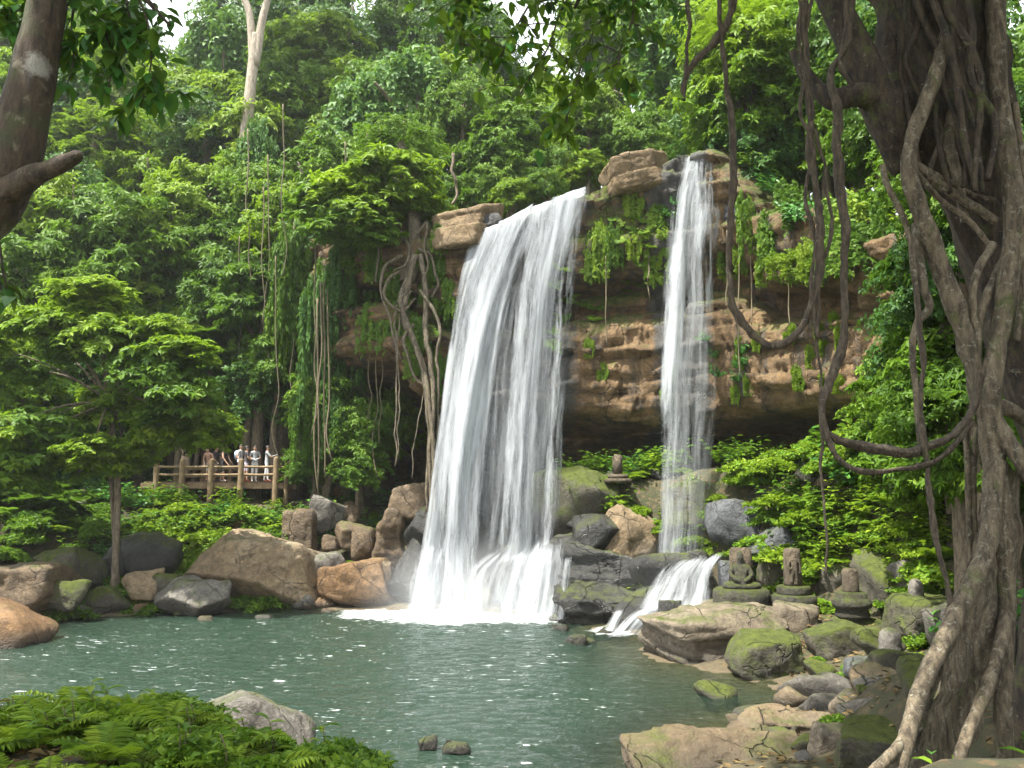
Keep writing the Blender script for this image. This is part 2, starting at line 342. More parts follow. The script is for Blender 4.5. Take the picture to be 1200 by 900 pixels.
def fall_mat(name, thr, soft, fx=1.0, gain=1.0):
    b = NB(name); uv = b.n('ShaderNodeUVMap', uv_map='UVMap').outputs[0]
    dens = b.n('ShaderNodeAttribute', attribute_name='dens').outputs['Fac']
    wob = b.n('ShaderNodeVectorMath', {0: uv, 1: b.n('ShaderNodeVectorMath', {0: b.n('ShaderNodeTexNoise', {'Vector': b.mapping(uv, (0.7, 0.35, 1)), 'Scale': 1.0, 'Detail': 2.0}).outputs[1], 'Scale': 0.35}, operation='SCALE').outputs[0]}, operation='ADD').outputs[0]
    a = b.noise(b.mapping(wob, (1.1*fx, 0.13, 1)), 1.0, 2, 0.5, 0.3); c = b.noise(b.mapping(wob, (4.0*fx, 0.34, 1)), 1.0, 4, 0.6, 0.3)
    d = b.noise(b.mapping(wob, (13.0*fx, 1.5, 1)), 1.0, 5, 0.7, 0.2)
    s = b.math('ADD', b.math('ADD', b.math('MULTIPLY', a, 0.46), b.math('MULTIPLY', c, 0.36)), b.math('MULTIPLY', d, 0.18))
    s = b.math('ADD', b.math('MULTIPLY', s, 1.9), -0.45)
    al = b.maprange(b.math('ADD', s, b.math('MULTIPLY', b.math('SUBTRACT', dens, 0.5), 0.3)), thr-soft, thr+soft)
    al = b.math('MULTIPLY', b.math('MULTIPLY', al, b.maprange(dens, 0.0, 0.3)), gain, clamp=True)
    df = b.n('ShaderNodeBsdfDiffuse', {'Color': (0.49, 0.52, 0.545, 1)}); tr = b.n('ShaderNodeBsdfTranslucent', {'Color': (0.49, 0.52, 0.545, 1)})
    wm = b.n('ShaderNodeMixShader', {0: 0.45}); b.t.links.new(df.outputs[0], wm.inputs[1]); b.t.links.new(tr.outputs[0], wm.inputs[2])
    tp = b.n('ShaderNodeBsdfTransparent'); m = b.n('ShaderNodeMixShader', {0: al}); b.t.links.new(tp.outputs[0], m.inputs[1]); b.t.links.new(wm.outputs[0], m.inputs[2])
    return b.done(m.outputs[0])
M['fall'] = fall_mat('fall', 0.60, 0.19)
M['fall_thin'] = fall_mat('fall_thin', 0.66, 0.22, 1.3, 0.5)
M['fall_fine'] = fall_mat('fall_fine', 0.66, 0.20, 1.8, 0.62)

# ------------------------------------------------------------------ terrain, pool, cliff
POOL = [(-32, 24), (-16, 23), (-14.6, 24.2), (-15.6, 29.4), (-13.0, 30.8), (-8, 32.0), (-4.0, 31.9), (1.9, 30.3), (2.9, 27.6), (3.9, 25.9), (3.9, 22),
        (5.3, 19.6), (6.4, 17.4), (4.2, 15.6), (2.4, 14.0), (1.9, 12.2), (1.5, 8.8), (-0.1, 9.3), (-2.5, 10.8), (-7, 11.6), (-13, 15), (-32, 15)]
CLIFF = [(-60, 66), (-45, 60), (-30, 54), (-20, 48.5), (-13, 43.5), (-8.5, 37.5), (-4.0, 34.2), (2.5, 33.6), (7, 32.6), (9.6, 30.2), (12.4, 25.5), (15, 18), (19, 9), (25, -6), (40, -22)]
def seg_dist(x, y, pts, closed):
    pts = np.array(pts, float); q = np.roll(pts, -1, 0) if closed else pts[1:]; p = pts if closed else pts[:-1]
    best = np.full(x.shape, 1e9); side = np.zeros(x.shape); ins = np.zeros(x.shape, bool)
    for a, c in zip(p, q):
        d = c-a; t = np.clip(((x-a[0])*d[0]+(y-a[1])*d[1])/(d@d), 0, 1)
        ex, ey = x-a[0]-t*d[0], y-a[1]-t*d[1]; dist = np.hypot(ex, ey)
        s = np.sign((y-a[1])*d[0]-(x-a[0])*d[1]); m = dist < best
        best = np.where(m, dist, best); side = np.where(m, s, side)
        if closed:
            cr = ((a[1] > y) != (c[1] > y)) & (x < (c[0]-a[0])*(y-a[1])/((c[1]-a[1]) if c[1] != a[1] else 1e-9)+a[0]); ins ^= cr
    return (np.where(ins, -best, best)) if closed else best*side
def ground(x, y, noise=True):
    x = np.asarray(x, float); y = np.asarray(y, float)
    d = seg_dist(x, y, POOL, True); c = seg_dist(x, y, CLIFF, False)     # c > 0 behind the cliff line
    left = sstep(2, -6, x)*sstep(20, 26, y); front = sstep(17, 13, y)
    z_left = 3.9*sstep(0.3, 7.5, d)+0.03*d
    z_right = 0.3*sstep(0, 4, d)+0.10*d+4.4*sstep(-3.4, -0.7, c)*sstep(0.6, 2.6, x)
    z_front = (2.0*sstep(0.2, 3.1, d)+0.03*d)*(1-0.78*sstep(0.6, 2.0, x)*sstep(6.0, 4.6, x)*sstep(6.0, 7.5, y)-0.3*sstep(4.6, 6.0, x))
    z = z_left*left + (1-left)*(z_front*front + (1-front)*z_right)
    z = np.minimum(z, 6.0)
    z = np.where(d < 0, -np.minimum(-d*(0.55-0.33*sstep(0.5, 3.0, x)), 1.7), z)
    top = 15.2 + np.clip(c-7.8, 0, 90)*0.22
    z = z+(top-z)*sstep(7.0, 7.8, c)
    if noise:
        q = np.stack([x, y, 0*x], -1)
        z = z + (0.22*fbm(q*0.35, 3, 3)+0.07*fbm(q*1.9, 5, 3))*sstep(-0.6, 0.6, np.abs(d))
    return z
def stand(x, y, high):
    z = float(ground(x, y))
    if high and float(seg_dist(np.array([x]), np.array([y]), CLIFF, False)[0]) > 0.3: z = max(z, float(np.interp(x, cx, top))-0.3)
    return z
def ground_hit(px, py):
    """where the line of sight through a pixel meets the ground"""
    ys = np.arange(5.5, 60, 0.12); d = (P(px, py, 10.0)-EYE)/10.0; z = ground(d[0]*ys, ys); hit = np.nonzero(EYE[2]+d[2]*ys < z)[0]
    k = hit[0] if len(hit) else len(ys)-1; return np.array((d[0]*ys[k], ys[k], z[k]))
def axis(lo, hi, f0, f1, fine, k=1.18):
    a = list(np.arange(f0, f1, fine)); s = fine
    while a[-1] < hi: s *= k; a.append(a[-1]+s)
    s = fine
    while a[0] > lo: s *= k; a.insert(0, a[0]-s)
    return np.array(a)
def grid_faces(nx, ny):
    i = np.arange(ny-1)[:, None]*nx; j = np.arange(nx-1)[None]
    return np.stack([i+j, i+j+1, i+nx+j+1, i+nx+j], -1).reshape(-1, 4)
gx, gy = np.meshgrid(axis(-900, 900, -20, 16, 0.22), axis(-300, 1600, 2, 46, 0.22))
gz = ground(gx, gy)
tag(link('ground', mesh('ground', np.stack([gx, gy, gz], -1), grid_faces(gx.shape[1], gx.shape[0]), M['ground'], True)), 'damp forest floor and rocky banks around the pool', kind='structure')

# pool water surface
wx, wy = np.meshgrid(np.arange(-30, 7.2, 0.075), np.arange(8.6, 33.2, 0.075))
q = np.stack([wx, wy, 0*wx], -1)
bx = np.array((-1.4, 31.4))
rr = np.hypot((wx-bx[0])/1.35, wy-bx[1])
amp = 0.032 + 0.06*np.exp(-(rr/5.0)**2)
wz = amp*(fbm(q*np.array((0.9, 1.5, 1)), 21, 3)+0.6*fbm(q*np.array((2.2, 3.4, 1)), 31, 2)+0.3*fbm(q*np.array((4.5, 6.0, 1)), 37, 1))
wdep = np.clip(-ground(wx, wy, False), 0, 3)
rr2 = rr+0.9*fbm(q*np.array((0.7, 0.7, 1)), 91, 4)
foam = np.clip(1.1*np.exp(-(np.maximum(rr2-1.7, 0)/1.1)**2)+0.40*np.exp(-(np.maximum(rr2-2.4, 0)/2.6)**2), 0, 1.2)*sstep(7.5, 3.0, rr)
f2 = np.hypot(wx-3.3, (wy-26.6)*0.8); foam = np.maximum(foam, 0.95*np.exp(-(f2/0.8)**2))
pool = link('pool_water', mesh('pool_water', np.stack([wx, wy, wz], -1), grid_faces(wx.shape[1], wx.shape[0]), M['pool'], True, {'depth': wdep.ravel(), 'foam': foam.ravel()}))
tag(pool, 'rippled green pool below the waterfalls with white foam', kind='structure')

# cliff: strata swept along a plan curve, with a cave below, a shadow band and a cap
cpl = np.array(CLIFF, float); cs = np.r_[0, np.cumsum(np.hypot(*np.diff(cpl, axis=0).T))]
dense = spline(np.c_[cpl, 0*cpl[:, 0]], 3000)[:, :2]; dl = np.r_[0, np.cumsum(np.hypot(*np.diff(dense, axis=0).T))]
s_of_x = lambda x: np.interp(x, dense[:, 0], dl)
sa, sb = s_of_x(-10.5), s_of_x(13.5)
S = np.r_[np.linspace(0, sa, 70)[:-1], np.linspace(sa, sb, 430), np.linspace(sb, dl[-1], 60)[1:]]
cx = np.interp(S, dl, dense[:, 0]); cyy = np.interp(S, dl, dense[:, 1])
tg = nrm(np.stack([np.gradient(cx), np.gradient(cyy)], -1)); nx_, ny_ = tg[:, 1], -tg[:, 0]
lip = [P(*a) for a in ((400, 250, 34.5), (500, 256, 34), (540, 292, 33.6), (575, 267, 33.6), (610, 250, 33.5), (650, 235, 33.4), (692, 224, 33.3), (720, 212, 33.1), (760, 197, 32.8), (800, 182, 32.5), (840, 178, 32), (862, 205, 31.5), (885, 240, 31), (960, 262, 29), (1060, 285, 25.5))]
top = np.interp(cx, [-60, -20, -12]+[p[0] for p in lip]+[16, 25], [19, 18, 17.5]+[p[2] for p in lip]+[13.5, 14])
zc = np.interp(cx, [-20, -5.5, -4.2, -1.5, 2.2, 6, 9, 11.5, 16], [10.6, 10.4, 8.8, 8.3, 7.9, 7.3, 7.5, 7.6, 7.6])
NZ = 230; VC = np.zeros((len(S), NZ, 3))
for i in range(len(S)):
    c, t = zc[i], top[i]; h = (t-c-1.0)
    pr = np.array([(-4.0, -1.0), (-4.6, 1.5), (-6.4, 3.0), (-6.6, c-1.8), (-4.0, c-0.8), (-0.35, c-0.12), (0.0, c+0.25), (0.28, c+0.20*h), (0.18, c+0.40*h), (-0.35, c+0.47*h), (-1.25, c+0.50*h), (-1.2, c+0.62*h), (0.15, c+0.66*h), (0.42, c+0.76*h), (0.5, t-0.9), (0.35, t-0.25), (-0.1, t), (-1.6, t+0.15), (-8.2, t-0.6), (-8.6, t-3)])
    L = np.r_[0, np.cumsum(np.hypot(*np.diff(pr, axis=0).T))]; q = np.linspace(0, L[-1], NZ)
    o, z = np.interp(q, L, pr[:, 0]), np.interp(q, L, pr[:, 1])
    VC[i] = np.stack([cx[i]+nx_[i]*o, cyy[i]+ny_[i]*o, z], -1)
SS = np.repeat(S[:, None], NZ, 1); ZZ = VC[..., 2]
lay_h = RG(11).uniform(0.25, 1.0, 70); lay = np.r_[-3, -3+np.cumsum(lay_h)]
zw = ZZ + 0.55*fbm(np.stack([SS*0.12, 0*SS, 0*SS], -1), 41, 2) + 0.06*fbm(np.stack([SS*1.3, ZZ, 0*SS], -1), 43, 2)
li = np.clip(np.searchsorted(lay, zw)-1, 0, len(lay_h)-1)
bw = RG(12).uniform(2.0, 8.0, 70)[li]; sw = (SS+0.25*fbm(np.stack([SS*0.8, ZZ*0.8, 0*SS], -1), 47, 2)+li*1.37)/bw; bi = np.floor(sw)
disp = (_hash(bi, li.astype(float), 0*bi, 5)-0.5)*0.38+(RG(13).uniform(-0.5, 0.5, 70)[li])*0.55
z2 = zw/0.42+0.4*vnoise(np.stack([SS*0.5, 0*SS, 0*SS], -1), 71); l2 = np.floor(z2); s2 = (SS+l2*0.77)/(0.7+1.3*_hash(l2, 0*l2, 0*l2, 72)); b2 = np.floor(s2); disp += (_hash(b2, l2, 0*b2, 73)-0.5)*0.30*(vnoise(VC*0.5, 74) > -0.1)
ez = np.minimum(zw-lay[li], lay[li+1]-zw); es = np.minimum(sw-bi, 1-(sw-bi))*bw
disp -= 0.20*np.exp(-(ez/0.05)**2)+0.15*np.exp(-(es/0.05)**2)
disp += 0.32*fbm(VC*0.35, 51, 3)+0.16*(0.3-np.abs(fbm(VC*1.6, 53, 4)))+0.07*fbm(VC*np.array((2, 2, 7)), 59, 3)
fadetop = np.ones((len(S), NZ)); 
VC[..., 0] += nx_[:, None]*disp; VC[..., 1] += ny_[:, None]*disp; VC[..., 2] += 0.10*fbm(VC*0.9, 57, 3)
wetc = np.clip(np.exp(-((VC[..., 0]-0.3)/2.5)**4)+np.exp(-((VC[..., 0]-6.9)/1.1)**4)+0.5*np.exp(-((VC[..., 0]-5.0)/1.6)**2)*(VC[..., 2] > 13.5), 0, 1)*(VC[..., 1] > 28)
msa = 0.55*np.exp(-((VC[..., 0]-4.2)/1.7)**2)*sstep(11.5, 13.5, VC[..., 2])+0.35*np.exp(-((VC[..., 0]+3.4)/0.9)**2)*sstep(9, 11, VC[..., 2])+0.25*np.exp(-((VC[..., 0]-9.5)/2.0)**2)*sstep(11.5, 13, VC[..., 2])
cliff = link('cliff', mesh('cliff', VC, grid_faces(NZ, len(S)), M['cliff'], True, {'wet': wetc.ravel(), 'mossy': msa.ravel()}))
tag(cliff, 'layered brown sandstone cliff with an undercut cave below the falls', kind='structure')

from mathutils.bvhtree import BVHTree
cliff_bvh = BVHTree.FromPolygons(VC.reshape(-1, 3).tolist(), grid_faces(NZ, len(S)).tolist())
def on_cliff(px, py, out=0.08):
    q = P(px, py, 30.0)-EYE; h = cliff_bvh.ray_cast(Vector(EYE), Vector(q).normalized(), 200)
    return None if h[0] is None else np.array(h[0])-nrm(q)*out
# ------------------------------------------------------------------ rocks
_ico = {}
def ico(sub):
    if sub not in _ico:
        bm = bmesh.new(); bmesh.ops.create_icosphere(bm, subdivisions=sub, radius=1)
        _ico[sub] = (np.array([v.co[:] for v in bm.verts]), np.array([[v.index for v in f.verts] for f in bm.faces])); bm.free()
    return _ico[sub]
def rock_geo(seed, dims, sub=4, planes=13, rough=0.085, flat=0.0, strata=0.0, boxy=False, k=40.0, under=0.0, faces=None):
    d, F = ico(sub); g = RG(seed)
    n = nrm(g.normal(size=(planes, 3))); c = g.uniform(0.62, 0.98, planes)
    if boxy:
        e = np.vstack([np.eye(3), -np.eye(3)]); n = np.vstack([nrm(np.repeat(e, 2, 0)+0.22*g.normal(size=(12, 3))), n[:3]]); c = np.r_[g.uniform(0.66, 0.8, 12), g.uniform(0.9, 1.1, 3)]
    n = np.vstack([n, np.eye(3), -np.eye(3)]); c = np.r_[c, np.ones(6)*0.97]
    if faces: n = nrm(np.array([f[:3] for f in faces], float)); c = np.array([f[3] for f in faces])
    if flat: n = np.vstack([n, nrm(np.array([[g.normal()*0.12, g.normal()*0.12, 1.0]]))]); c = np.r_[c, 1-flat]
    r = (np.sum(np.power(np.maximum(d@n.T, 0)/c, k), 1)+1e-30)**(-1/k)
    V = d*r[:, None]*np.array(dims); s = max(dims)
    nv = nrm(d/np.array(dims))
    V = V + nv*(rough*s*(0.6*fbm(V/s*1.6+seed*3.1, seed, 4)+0.42*(0.35-np.abs(fbm(V/s*4.5+seed, seed+5, 4, 0.62)))))[:, None]
    q = fbm(V/s*1.5+seed*1.7, seed+21, 3)*4.5+0.35*fbm(V/s*7, seed+23, 3); fl = np.floor(q); fr = q-fl
    V = V + nv*((fl+np.clip((fr-0.82)/0.18, 0, 1))*0.030*s*rough/0.085)[:, None]       # broken ledges where flakes have come away
    if under: m_ = np.clip(-V[:, 2]/dims[2], 0, 1)*(V[:, 1] < 0.2*dims[1]); V[:, 1] += under*m_*dims[1]
    if strata:
        lh = strata; zz = V[:, 2]+0.05*fbm(V*0.8, seed+9, 2); f = zz/lh-np.floor(zz/lh); ly = np.floor(zz/lh)
        V = V + nv*np.array((1, 1, 0))*((_hash(ly, 0*ly, 0*ly, seed)-0.5)*0.22*min(dims[:2])-0.05*np.exp(-(np.minimum(f, 1-f)*lh/0.03)**2))[:, None]
    return V, F
def rock(px0, px1, py0, py1, mat, seed, label, Y=None, z=0.0, deep=0.8, rz=None, name='boulder', group=None, sub=4, parent=None, sink=0.22, tilt=(0, 0), **kw):
    """boulder outlined by a pixel box; stands at height z (or at depth Y)"""
    cxp = (px0+px1)/2
    if Y is None: Y = G(cxp, py1, z)[1]; wdt = (px1-px0)*Y/FPX; Y = Y+0.35*wdt*deep
    a, c = P(px0, py0, Y), P(px1, py1, Y)
    wd, ht = c[0]-a[0], (a[2]-c[2])
    h2 = ht*(1+sink)
    dims = (wd/2*1.04, wd/2*deep, h2/2*1.04)
    V, F = rock_geo(seed, dims, sub, **kw)
    rot = Euler((R(tilt[0]), R(tilt[1]), R(rnd.uniform(-12, 12) if rz is None else rz))).to_matrix()
    V = V@np.array(rot).T
    loc = np.array(((a[0]+c[0])/2, Y, a[2]-h2))
    V = V+np.array((0, 0, h2/2))
    o = link(name, mesh(name, V, F, M[mat], True), parent, loc)
    if not parent: tag(o, label, 'boulder' if name == 'boulder' else name.replace('_', ' '), group)
    return o

# cliff slabs: pieces of the cliff that stand out on their own
for k, (a, mt, Y, dp, tl) in enumerate((
    ((697, 792, 178, 232), 'cap', 32.6, 0.7, (0, -14)), ((497, 596, 238, 300), 'cap', 33.6, 0.7, (0, -6)), ((540, 602, 254, 286), 'rock_wet', 33.5, 0.7, (0, -20)),
    ((842, 890, 228, 285), 'rock_slate', 31.0, 0.6, (0, 5)),
    ((1012, 1075, 396, 434), 'rock_orange', 26.3, 0.7, (0, -4)), ((1016, 1064, 428, 452), 'rock_orange', 26.2, 0.7, (0, 3)), ((1000, 1072, 300, 372), 'cap', 26.9, 0.6, (0, 5)),
    
    )):
    rock(*a, mt, 500+k, None, Y=Y, deep=dp, name='rock_slab', parent=cliff, sink=0.05, tilt=tl, strata=0.5, rough=0.06, sub=5, boxy=True)

# left bank
B = [
 ((213, 372, 622, 716), 'rock_tan', 101, 'huge tan boulder with grey carved face overhanging the pool', dict(sub=6, deep=0.7, rough=0.055, rz=0, k=24, faces=[(0.05, -0.3, 1, .84), (-0.25, -1, 0.6, .70), (0.6, -1, 0.12, .86), (1, -.2, .2, .94), (-1, -.25, .8, .80), (-0.42, -.8, -1, .40), (-1, 0, -.6, .78), (0, 1, .2, .9), (0, 0, -1, 1), (0.5, 0.2, 1, .95)])),
 ((186, 272, 680, 722), 'rock_grey', 102, 'cracked grey boulder wedged under the huge tan boulder', dict(sub=5)),
 ((383, 473, 645, 714), 'rock_orange', 103, 'rusty orange boulder with grey cracked flank beside the wide waterfall', dict(sub=5)),
 ((-45, 62, 700, 757), 'rock_orange', 104, 'smooth orange boulder with pale wet foot at the pool edge', dict(sub=5, planes=9, rough=0.05, k=12, rz=0, tilt=(0, 14))),
 ((-20, 74, 652, 712), 'rock_brown', 105, 'broad flat grey boulder spotted with white lichen', dict(Y=29.0, sub=5)),
 ((50, 132, 636, 684), 'rock_moss', 106, 'flat dark boulder with a moss cap behind the lichen boulder', dict(Y=31.5)),
 ((58, 102, 680, 712), 'rock_moss', 107, 'small blocky boulder with moss on its top by still water', dict(Y=28.6)),
 ((98, 164, 686, 720), 'rock_moss', 108, 'low rounded boulder covered in bright green moss', {}),
 ((40, 74, 708, 728), 'rock_moss', 109, 'small round mossy stone beside the smooth orange boulder', {}),
 ((76, 112, 708, 724), 'rock_grey', 110, 'small split grey stone at the water edge below moss', {}),
 ((144, 188, 664, 694), 'rock_tan', 111, 'brown rounded stone perched above the mossy boulders', dict(Y=31.2)),
 ((126, 204, 624, 678), 'rock_wet', 112, 'dark square boulder under the hanging shrubs', dict(Y=32.6)),
 ((164, 214, 672, 712), 'rock_moss', 113, 'mossy boulder leaning on the cracked grey boulder', dict(Y=31.6)),
 ((328, 376, 586, 646), 'rock_brown', 114, 'upright smooth tan boulder above the huge boulder', dict(boxy=True, Y=35.2)),
 ((358, 402, 584, 622), 'rock_grey', 115, 'grey brown slab leaning beside the upright tan boulder', dict(Y=36.0, tilt=(0, 25))),
 ((390, 428, 608, 640), 'rock_brown', 116, 'reddish angular block in the stone pile by the falls', dict(boxy=True, Y=35.2)),
 ((408, 442, 610, 652), 'rock_brown', 117, 'tall brown block in the stone pile by the falls', dict(boxy=True, Y=34.6)),
 ((434, 480, 596, 656), 'rock_brown', 118, 'dark brown cracked block against the waterfall spray', dict(boxy=True, Y=34.4, strata=0.4)),
 ((376, 398, 624, 646), 'rock_brown', 119, 'small tan cube shaped stone in the stone pile', dict(boxy=True, Y=34.6)),
 ((366, 402, 640, 694), 'rock_grey', 120, 'narrow grey boulder between the huge and the orange boulder', dict(Y=33.4)),
 ((444, 464, 654, 680), 'rock_brown', 121, 'small pale tan stone atop the orange boulder', dict(boxy=True, Y=32.6)),
 ((396, 424, 586, 612), 'rock_brown', 122, 'brown stone half hidden by the leafy plants above the pile', dict(boxy=True, Y=36.2)),
 ((452, 512, 560, 606), 'rock_brown', 123, 'brown ledge stone below the hanging roots', dict(boxy=True, Y=35.0)),
 ((456, 520, 628, 700), 'rock_wet', 124, 'black wet boulder at the foot of the wide waterfall', dict(Y=32.6)),
 ((470, 530, 592, 640), 'rock_wet', 125, 'dark wet block behind the edge of the wide waterfall', dict(Y=33.8)),
]
for a, mt, sd, lb, kw in B:
    o = rock(*a, mt, sd, lb, **kw)
    if sd == 101: huge = o
hm = huge.data; hv = np.zeros(len(hm.vertices)*3, np.float32); hm.vertices.foreach_get('co', hv); hv = hv.reshape(-1, 3)+np.array(huge.location)
hb = BVHTree.FromPolygons(hv.tolist(), [tuple(p.vertices) for p in hm.polygons]); HL = np.array(huge.location); groove = plain('groove', (0.10, 0.075, 0.045), 0.9)
def on_huge(px, py):
    q = P(px, py, 30.0)-EYE; h = hb.ray_cast(Vector(EYE), Vector(q).normalized(), 100); return None if h[0] is None else np.array(h[0])
rg = random.Random(3)
for row, (x0, y0, n_) in enumerate(((289, 664, 7), (284, 676, 7))):       # two rows of worn, unreadable cuts
    for k in range(n_):
        x = x0+k*2.6; ln = [on_huge(x+t*-2.2, y0+t*(8+rg.uniform(-2, 1))+k*0.35) for t in (0, 0.5, 1)]
        if all(p is not None for p in ln): V, F = tube(ln, [0.008, 0.012, 0.006], 8, 5); link('carved_mark', mesh('carved_mark', V-HL, F, groove), huge)
for pl in ([(276, 640), (280, 650), (282, 664), (277, 676)], [(282, 652), (292, 650), (302, 648)], [(306, 660), (302, 672), (296, 684)], [(309, 662), (306, 673), (300, 685)]):
    ln = [on_huge(*p) for p in pl]
    if all(p is not None for p in ln): V, F = tube(ln, [0.012, 0.02, 0.008], 14, 5, 1, 0.3); link('carved_mark', mesh('carved_mark', V-HL, F, groove), huge)
# under and beside the falls
B = [
 ((560, 660, 640, 712), 'rock_wet', 201, 'wide black ledge under the wide waterfall', dict(Y=31.8, deep=0.5, strata=0.3)),
 ((640, 700, 618, 664), 'rock_wet', 202, 'rounded wet ledge splitting the waterfall into strands', dict(Y=31.2)),
 ((672, 728, 603, 644), 'rock_wet', 203, 'round black boulder with water sliding over its top', dict(Y=30.4, planes=4, rough=0.05)),
 ((655, 760, 636, 694), 'rock_wet', 204, 'wet fractured black ledge between the two waterfalls', dict(Y=29.6, deep=0.5, strata=0.28, sub=5)),
 ((640, 770, 684, 742), 'rock_wet', 205, 'low black ledge stepping down into the pool', dict(Y=28.6, deep=0.4, strata=0.2, sub=5)),
 ((618, 742, 546, 620), 'rock_moss', 206, 'large moss draped slab below the cave', dict(Y=32.4, deep=0.6, tilt=(0, 8))),
 ((690, 772, 588, 652), 'rock_tan', 207, 'tilted brown slab beside the round black boulder', dict(Y=30.8, tilt=(0, -22))),
 ((776, 892, 564, 650), 'rock_moss', 208, 'big pointed boulder with moss cape and grey broken face', dict(Y=30.6, deep=0.5, tilt=(0, -10), sub=5)),
 ((828, 890, 586, 640), 'rock_slate', 209, 'pale grey broken wedge below the pointed mossy boulder', dict(Y=28.6, deep=0.5)),
 ((864, 958, 618, 656), 'rock_slate', 210, 'flat bluish grey boulder behind the statues', dict(Y=27.2, sub=5, rz=-6)),
 ((742, 842, 640, 700), 'rock_wet', 211, 'wet black ledge under the narrow waterfall', dict(Y=28.4, deep=0.6, strata=0.3)),
 ((720, 800, 690, 742), 'rock_wet', 212, 'dark stepped rock at the foot of the narrow waterfall', dict(Y=27.2, deep=0.6)),
 ((772, 800, 704, 742), 'rock_wet', 213, 'small jagged black rock beside the terrace', dict(Y=24.8)),
 ((842, 884, 650, 706), 'rock_slate', 214, 'square grey boulder behind the seated statue', dict(Y=26.9)),
 ((884, 952, 650, 700), 'rock_moss', 215, 'stacked mossy boulder between two statues', dict(Y=26.6)),
 ((880, 940, 600, 640), 'rock_orange', 216, 'ochre rock under the bright ground cover', dict(Y=29.0)),
 ((938, 1010, 596, 690), 'rock_orange', 217, 'tall ochre boulder partly covered by creeping leaves', dict(Y=27.0)),
 ((940, 1006, 664, 706), 'rock_terrace', 218, 'tilted brown slab behind the plain stone post', dict(Y=25.6, tilt=(0, -10))),
]
for a, mt, sd, lb, kw in B: rock(*a, mt, sd, lb, **kw)
